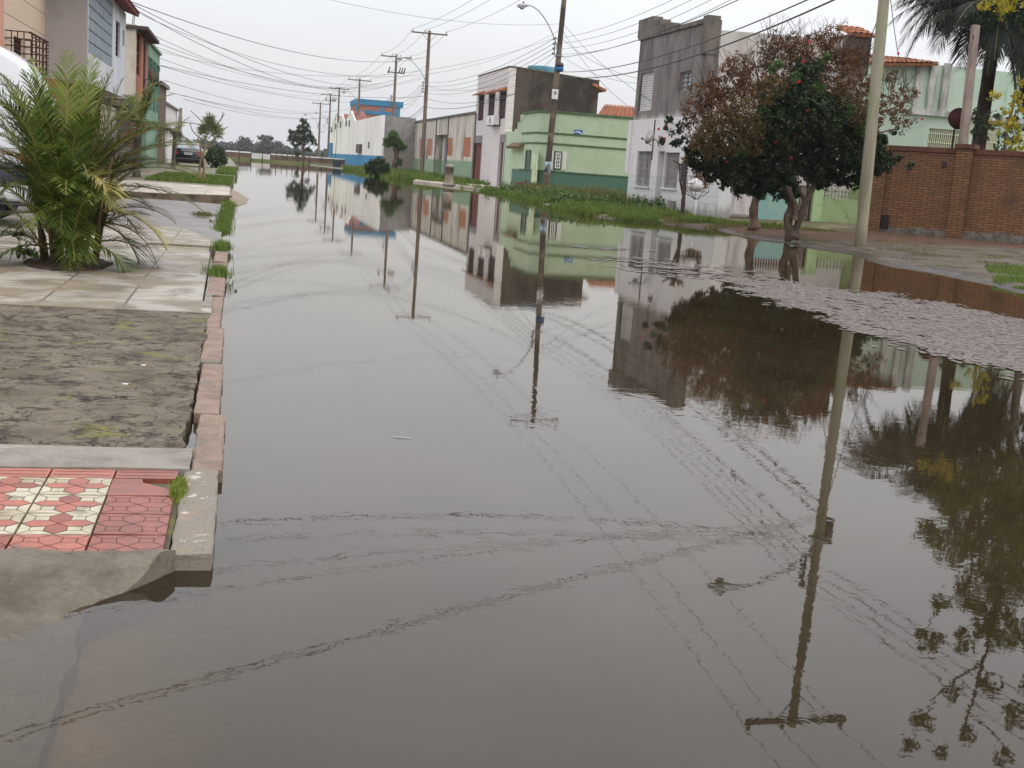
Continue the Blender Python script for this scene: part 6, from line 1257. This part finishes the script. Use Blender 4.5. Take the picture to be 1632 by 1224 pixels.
mb = MB(); mb.hexa([(CX-.66, CY+.47, g+1.11), (CX+.66, CY+.47, g+1.11), (CX+.66, CY+.5, g+1.08), (CX-.66, CY+.5, g+1.08), (CX-.5, CY+.975, g+1.42), (CX+.5, CY+.975, g+1.42), (CX+.5, CY+1.0, g+1.36), (CX-.5, CY+1.0, g+1.36)]); mb.build('rear_window', plain('sky_glass', rgb(150, 156, 160), .1, 0, .9), car)
for s_ in (-1, 1):
    mb = MB(); mb.hexa([(CX+s_*.56, CY-.012, g+.74), (CX+s_*.83, CY-.0, g+.72), (CX+s_*.885, CY+.3, g+.76), (CX+s_*.8, CY+.2, g+.8), (CX+s_*.60, CY+.02, g+.95), (CX+s_*.80, CY+.02, g+.97), (CX+s_*.875, CY+.3, g+.98), (CX+s_*.8, CY+.2, g+.97)]); mb.build('tail_light', plain('tail_red', rgb(170, 30, 36), .25, 0, .6), car)
fcar = FY(CY); mb = MB(); mb.fb(fcar, CX-.22, CX+.28, g+.72, g+.86, .0, .03); mb.build('number_plate', mat('plate_grey', rgb(178, 180, 184)), car)
mb = MB(); mb.fb(fcar, CX-.36, CX+.40, g+.92, g+.96, -.06, .02); mb.build('chrome_strip', plain('chrome', rgb(210, 212, 216), .15, .9), car)
mb = MB(); mb.fb(fcar, CX-.8, CX+.8, g+.33, g+.52, -.1, .06); mb.build('bumper', plain('car_black', 0), car, bevel=.04)
for y in (CY+.85, CY+3.4):
    for s_ in (-1, 1): wheel(car, (CX+s_*.78, y, g+.31), (s_, 0, 0), .31, .19)
mb = MB(); mb.tube([(CX+.35, CY+.1, g+.26), (CX+.35, CY-.05, g+.25)], .03, 6); mb.build('exhaust', m_rim, car)
# --- dark bin standing in the water
b = at(537, 267.5, 0); bn = thing('waste_bin', (b.x, b.y, 0), 'dark grey green rectangular bin standing in the flood water by the poles', 'bin')
mb = MB(); x, y = b.x, b.y; mb.hexa([(x-.42, y, -.25), (x+.42, y, -.25), (x+.42, y+.7, -.25), (x-.42, y+.7, -.25), (x-.52, y-.05, .84), (x+.5, y-.05, .84), (x+.5, y+.8, .84), (x-.52, y+.8, .84)]); mb.build('body', mat('bin_green', rgb(58, 72, 74), rgb(46, 58, 60), sc=2), bn)
mb = MB(); mb.box(x-.56, x+.54, y-.09, y+.84, .842, .9); mb.build('rim', mat('bin_rim', rgb(74, 86, 88)), bn)
# --- raised forecourt slab, bench, stump
P = [at(670, 289, .14), at(740, 293.5, .14), at(800, 299, .14), at(868, 309, .14)]
mb = MB(); mb.slab([(P[0].x, 86), (12.9, 79.5), (14.3, 73.0), (16.0, 70.2), (17.58, 70.2), (17.58, 94), (13.2, 94)], -.2, .13)
struct(mb.build('pavement', mat('forecourt_slab', rgb(196, 182, 170, .9), rgb(160, 146, 132), sc=1.3, rough=.7)))
b = at(837, 304, .19); tb = thing('stone_bench', (b.x, b.y, .19), 'small brown stone bench in front of the corner house door', 'bench')
mb = MB(); mb.box(b.x-.62, b.x+.62, b.y-.25, b.y+.25, .19+.36, .19+.48); mb.build('seat', mat('brown_stone', rgb(112, 88, 76), rgb(86, 66, 58), sc=4), tb)
for s_ in (-1, 1): mb = MB(); mb.box(b.x+s_*.42-.16, b.x+s_*.42+.16, b.y-.2, b.y+.2, .15, .548); mb.build('leg', mat('brown_stone', 0), tb)
mb = MB(); mb.lathe((b.x+.0, b.y, .672), [(.06, 0), (.08, .05), (.05, .16), (.03, .2)], 8); tag(mb.build('flower_pot', m_insd), 'tiny dark pot standing on the brown stone bench', 'pot')
b = at(715, 295, .19); q = atY(715, 262, b.y); sp2 = thing('concrete_bollard', (b.x, b.y, .15), 'thick pale stump like post on the forecourt before the weathered building', 'post')
mb = MB(); mb.lathe((b.x, b.y, .1), [(.34, 0), (.3, .1), (.26, .4), (.24, 1.1), (.27, q.z-.3), (.22, q.z-.1), (.001, q.z-.08)], 12); mb.build('shaft', mat('pale_bollard', rgb(160, 148, 130), rgb(130, 118, 102), sc=4), sp2)
mb = MB(); mb.lathe((b.x, b.y, .05), [(.42, .12), (.42, .2), (.3, .24)], 12); mb.build('foot', m_conc, sp2)
# --- pruned sapling with a lantern and the wire waste basket
b = at(1088, 347, .16); A = lambda px, py, dy=0: atY(px, py, b.y+dy)
sp3 = thing('pruned_sapling', b, 'slender pruned sapling with cut forked top before the stepped house', 'tree')
mb = MB(); limb(mb, [A(1087, 349), A(1088.5, 325), A(1091, 300), A(1092, 270), A(1091, 250)], .09, .04, 7, .006); limb(mb, [A(1089, 312), A(1085, 292), A(1083, 270), A(1082, 262)], .05, .03, 6); limb(mb, [A(1092, 266), A(1084, 262), A(1073, 255)], .045, .03, 6); limb(mb, [A(1091, 262), A(1098, 258), A(1103, 256)], .03, .02, 5); mb.build('trunk', m_bark, sp3)
mb = MB(); leaves(mb, A(1094, 262), (.3, .2, .35), 60, .09, 1.2, .1); leaves(mb, A(1102, 258), (.2, .2, .2), 30, .09, 1.2, .1); mb.build('foliage', lf_rust, sp3)
c = A(1087.5, 290, -.12); mb = MB(); mb.box(c.x-.11, c.x+.11, c.y-.1, c.y+.1, c.z+.0, c.z+.5); mb.box(c.x-.08, c.x+.08, c.y-.08, c.y+.08, c.z+.501, c.z+.62); o = mb.build('lantern', plain('lantern_dark', rgb(58, 54, 56), .4)); tag(o, 'dark lantern shaped box hanging in the pruned sapling', 'lantern')
b = at(1107, 349, .17); A = lambda px, py, dy=0: atY(px, py, b.y+dy)
wbk = thing('waste_basket', b, 'raised wire waste basket on a pale post before the stepped house', 'basket')
mb = MB(); mb.tube([A(1106, 351), A(1108.5, 330), A(1109.5, 318)], .045, 7); mb.build('post', m_white, wbk)
t0, t1, t2, t3 = A(1094, 304, -.2), A(1129, 305, -.2), A(1131, 280, -.2), A(1094, 280, -.2); fr = FY(b.y-.2); hb = MB()
x0_, x1_, z0_, z1_ = t0.x, t1.x, t0.z, t3.z
for yy in (b.y-.22, b.y+.25):
    for z in (z0_, (z0_+z1_)/2, z1_): hb.tube([(x0_, yy, z), (x1_, yy, z)], .012, 4)
    for i in range(7): x = x0_+(x1_-x0_)*i/6; hb.tube([(x, yy, z0_), (x, yy, z1_)], .009, 4)
for x in (x0_, x1_):
    for z in (z0_, z1_): hb.tube([(x, b.y-.22, z), (x, b.y+.25, z)], .012, 4)
c = A(1109.5, 319); 
for x in (x0_, x0_*.6+x1_*.4, x1_): hb.tube([(x, b.y-.22, z0_), (c.x, c.y, c.z), (x, b.y+.25, z0_)], .012, 4)
hb.build('cage', m_rust, wbk)
c = A(1108, 299); mb = MB(); mb.lathe((c.x, c.y, z0_+.02), [(.12, 0), (.27, .05), (.3, .18), (.22, .32), (.08, .38), (.03, .42)], 10); tag(mb.build('rubbish_bag', m_white), 'white rubbish bag lying in the wire waste basket', 'bag')
# --- leaning concrete post behind the brick pillar
f = FY(38.6); a, b_ = f.at(1541, 225), f.at(1555, 40); lp = thing('concrete_post', (a[0], 38.6, .2), 'leaning square concrete post rising behind the brick pillar', 'post')
mb = MB(); mb.hexa([(a[0]-.16, 38.5, .2), (a[0]+.12, 38.5, .2), (a[0]+.12, 38.75, .2), (a[0]-.16, 38.75, .2), (b_[0]-.12, 38.5, b_[1]), (b_[0]+.12, 38.5, b_[1]), (b_[0]+.12, 38.7, b_[1]), (b_[0]-.12, 38.7, b_[1])]); mb.build('shaft', mat('post_concrete', rgb(150, 134, 124), rgb(124, 108, 100), sc=4, st=.3), lp, bevel=.015)
q = f.at(1551, 60); mb = MB(); mb.fb(f, q[0]-.1, q[0]-.05, q[1]-.06, q[1]+.06, .1, .14); mb.build('bolt', m_insd, lp)
q = f.at(1537, 104); mb = MB(); mb.tube([f.p(q[0]-.1, q[1]+.1, .1), f.p(q[0]-.25, q[1], .15), f.p(q[0]-.22, q[1]-.15, .15)], .02, 5); mb.build('hook', m_steel, lp)
q = FY(44).at(1527, 190); rd2 = thing('round_disc_dish', (q[0], 44, q[1]-.8), 'dark maroon round dish partly hidden behind the leaning concrete post', 'satellite dish'); mkdish(rd2, (q[0], 44, q[1]), (-.35, -1, .1), .42, mat('maroon_dish', rgb(96, 50, 52), rgb(78, 42, 44), sc=4), m_rust); mb = MB(); mb.tube([(q[0], 44.2, .2), (q[0], 44.15, q[1])], .035, 6); mb.build('mast', m_rust, rd2)
# --- bird on the telephone cable
e = P1(7.8)+Vector((-.16, 0, 0)); s_ = PA_(zA+1.1)+Vector((.2, -.1, 0)); best = None
for i in range(400):
    t = i/400; p = s_.lerp(e, t)-Vector((0, 0, 4*.6*t*(1-t))); c = M3.transposed() @ (p-Vector((0, 0, CAMH))); px = 816+FPX*c.x/-c.z
    if best is None or abs(px-1252) < best[0]: best = (abs(px-1252), p)
p = best[1]+Vector((0, 0, .02)); mb = MB()
mb.tube([p+Vector((-.10, 0, -.06)), p+Vector((-.05, 0, .02)), p+Vector((0, 0, .07)), p+Vector((.05, 0, .12)), p+Vector((.075, 0, .17)), p+Vector((.1, 0, .18)), p+Vector((.135, 0, .175))], [.008, .02, .045, .05, .028, .03, .004], 8)
bd = mb.build('bird', mat('bird_grey', rgb(70, 66, 64), rgb(50, 48, 48), sc=20)); tag(bd, 'small dark bird perched on the upper sagging cable', 'bird')
# --- floating scum and litter on the water
OUT = [at(*q).xy for q in [(1150, 447), (1172, 444), (1230, 447), (1300, 455), (1350, 468), (1420, 470), (1500, 484), (1640, 512), (1700, 560), (1680, 612), (1600, 592), (1540, 580), (1480, 560), (1420, 548), (1350, 518), (1290, 498), (1230, 482), (1180, 462)]]
ST = [(980, 397, 8, 1.4), (1060, 420, 12, 1.6), (1090, 428, 14, 1.6), (1120, 436, 14, 1.5), (1150, 444, 12, 1.4), (945, 396, 3, 1.6), (1020, 412, 5, 1.6), (1115, 425, 5, 1.5)]
def inside(x, y):
    c = False; n = len(OUT)
    for i in range(n):
        a, b_ = OUT[i], OUT[i-1]
        if (a.y > y) != (b_.y > y) and x < (b_.x-a.x)*(y-a.y)/(b_.y-a.y)+a.x: c = not c
    return c
stp = [(at(px, py).xy, rp/FPX*at(px, py).y, k_) for px, py, rp, k_ in ST]
mb = MB(); cs = .045; x = 5.6
while x < 13.5:
    y = 8.0
    while y < 24.5:
        yy = y; fz = R.random()**2*R.choice((-1, 1)); ok = inside(x+.35*noise.noise(Vector((x*1.5, y*1.5, 0)))+fz*.25, yy+.5*noise.noise(Vector((x*1.5, y*1.5, 7)))+fz*.5)
        st = False
        if not ok and y > 15:
            for c, r, k_ in stp:
                if abs(x-c.x) < r*7*k_ and abs(y-c.y-(x-c.x)*.12) < .28+.2*noise.noise(Vector((x*2, y*2, 1))): st = True
        if ok or st:
            v = noise.noise(Vector((x*5, y*3.2, 0)))+.6*noise.noise(Vector((x*14, y*9, 4)))+.6*noise.noise(Vector((x*1.1, y*.7, 9)))
            if v > (-.6 if ok else .12):
                z = .004+.006*R.random(); j = lambda: R.uniform(-.012, .012)
                mb.face([(x+j()-.004, yy+j()-.004, z), (x+cs+j()+.004, yy+j()-.004, z), (x+cs+j()+.004, yy+cs*1.4+j()+.004, z), (x+j()-.004, yy+cs*1.4+j()+.004, z)])
        y += cs*1.4
    x += cs
sc_m = mat('floating_scum', rgb(134, 124, 116, .75), rgb(114, 103, 95, .75), sc=9, lo=.4, hi=.65, c3=rgb(120, 80, 62), sc3=1.6, lo3=.66, hi3=.74, bsc=70, fine=.25, rough=.6, bump=.6)
o = mb.build('floating_scum', sc_m, org=(9, 14, 0)); o['kind'] = 'stuff'
mb = MB()
for _ in range(520):   # dark leaf and twig bits on the scum
    x, y = R.uniform(6, 13), R.uniform(8.5, 18)
    if not inside(x, y): continue
    a = R.gauss(0, .5); l = R.uniform(.02, .09); c_, s_ = math.cos(a)*l, math.sin(a)*l; w_x = .006
    mb.face([(x-c_, y-s_-w_x, .014), (x+c_, y+s_-w_x, .014), (x+c_, y+s_+w_x*1.4, .016), (x-c_, y-s_+w_x*1.4, .016)])
o = mb.build('floating_litter', m_bark, org=(9, 14, 0)); o['kind'] = 'stuff'
for i, (px, py, L_, lb) in enumerate(((225, 582, .04, 'white cigarette end on the cracked concrete, nearer the kerb'), (195, 612, .045, 'white cigarette end on the cracked concrete, nearer the camera'))):
    c = at(px, py, .088); mb = MB(); mb.tube([c, c+Vector((L_*.7, .0, 0))], .005, 7); mb.m = 1; mb.tube([c+Vector((L_*.7, 0, 0)), c+Vector((L_, 0, 0))], .0052, 7); tag(mb.build('cigarette_end', [m_white, p_or]), lb, 'cigarette end', 'cigarette ends on the concrete')
c = at(375, 463, .01); mb = MB(); leaves(mb, c, (.02, .02, .01), 7, .03, 1.4, .1); tag(mb.build('floating_leaf', m_insd), 'small dark leaf floating on the water beside the kerb', 'leaf')
c = at(640, 697, .004); mb = MB(); mb.face([c+Vector((-.06, .02, 0)), c+Vector((-.01, -.004, .001)), c+Vector((.04, -.012, 0)), c+Vector((.055, -.004, .001)), c+Vector((.0, .01, .001))]); tag(mb.build('plastic_scrap', plain('wet_plastic', rgb(120, 118, 118), .3)), 'pale plastic scrap floating in the middle of the water', 'plastic scrap')

# ================================================================ thin damp air
mb = MB(); mb.box(-1200, 1200, -60, 1500, -4, 60)
hz = mb.build('haze', None, org=(0, 700, -4)); hz['kind'] = 'stuff'; hz.data.materials.clear()
m = bpy.data.materials.new('haze_air'); m.use_nodes = True; nt = m.node_tree; nt.nodes.clear()
o_ = nt.nodes.new('ShaderNodeOutputMaterial'); v = nt.nodes.new('ShaderNodeVolumePrincipled'); v.inputs['Color'].default_value = (.92, .95, 1, 1); v.inputs['Density'].default_value = .0002
nt.links.new(v.outputs[0], o_.inputs['Volume']); hz.data.materials.append(m)
S.cycles.volume_bounces = 0
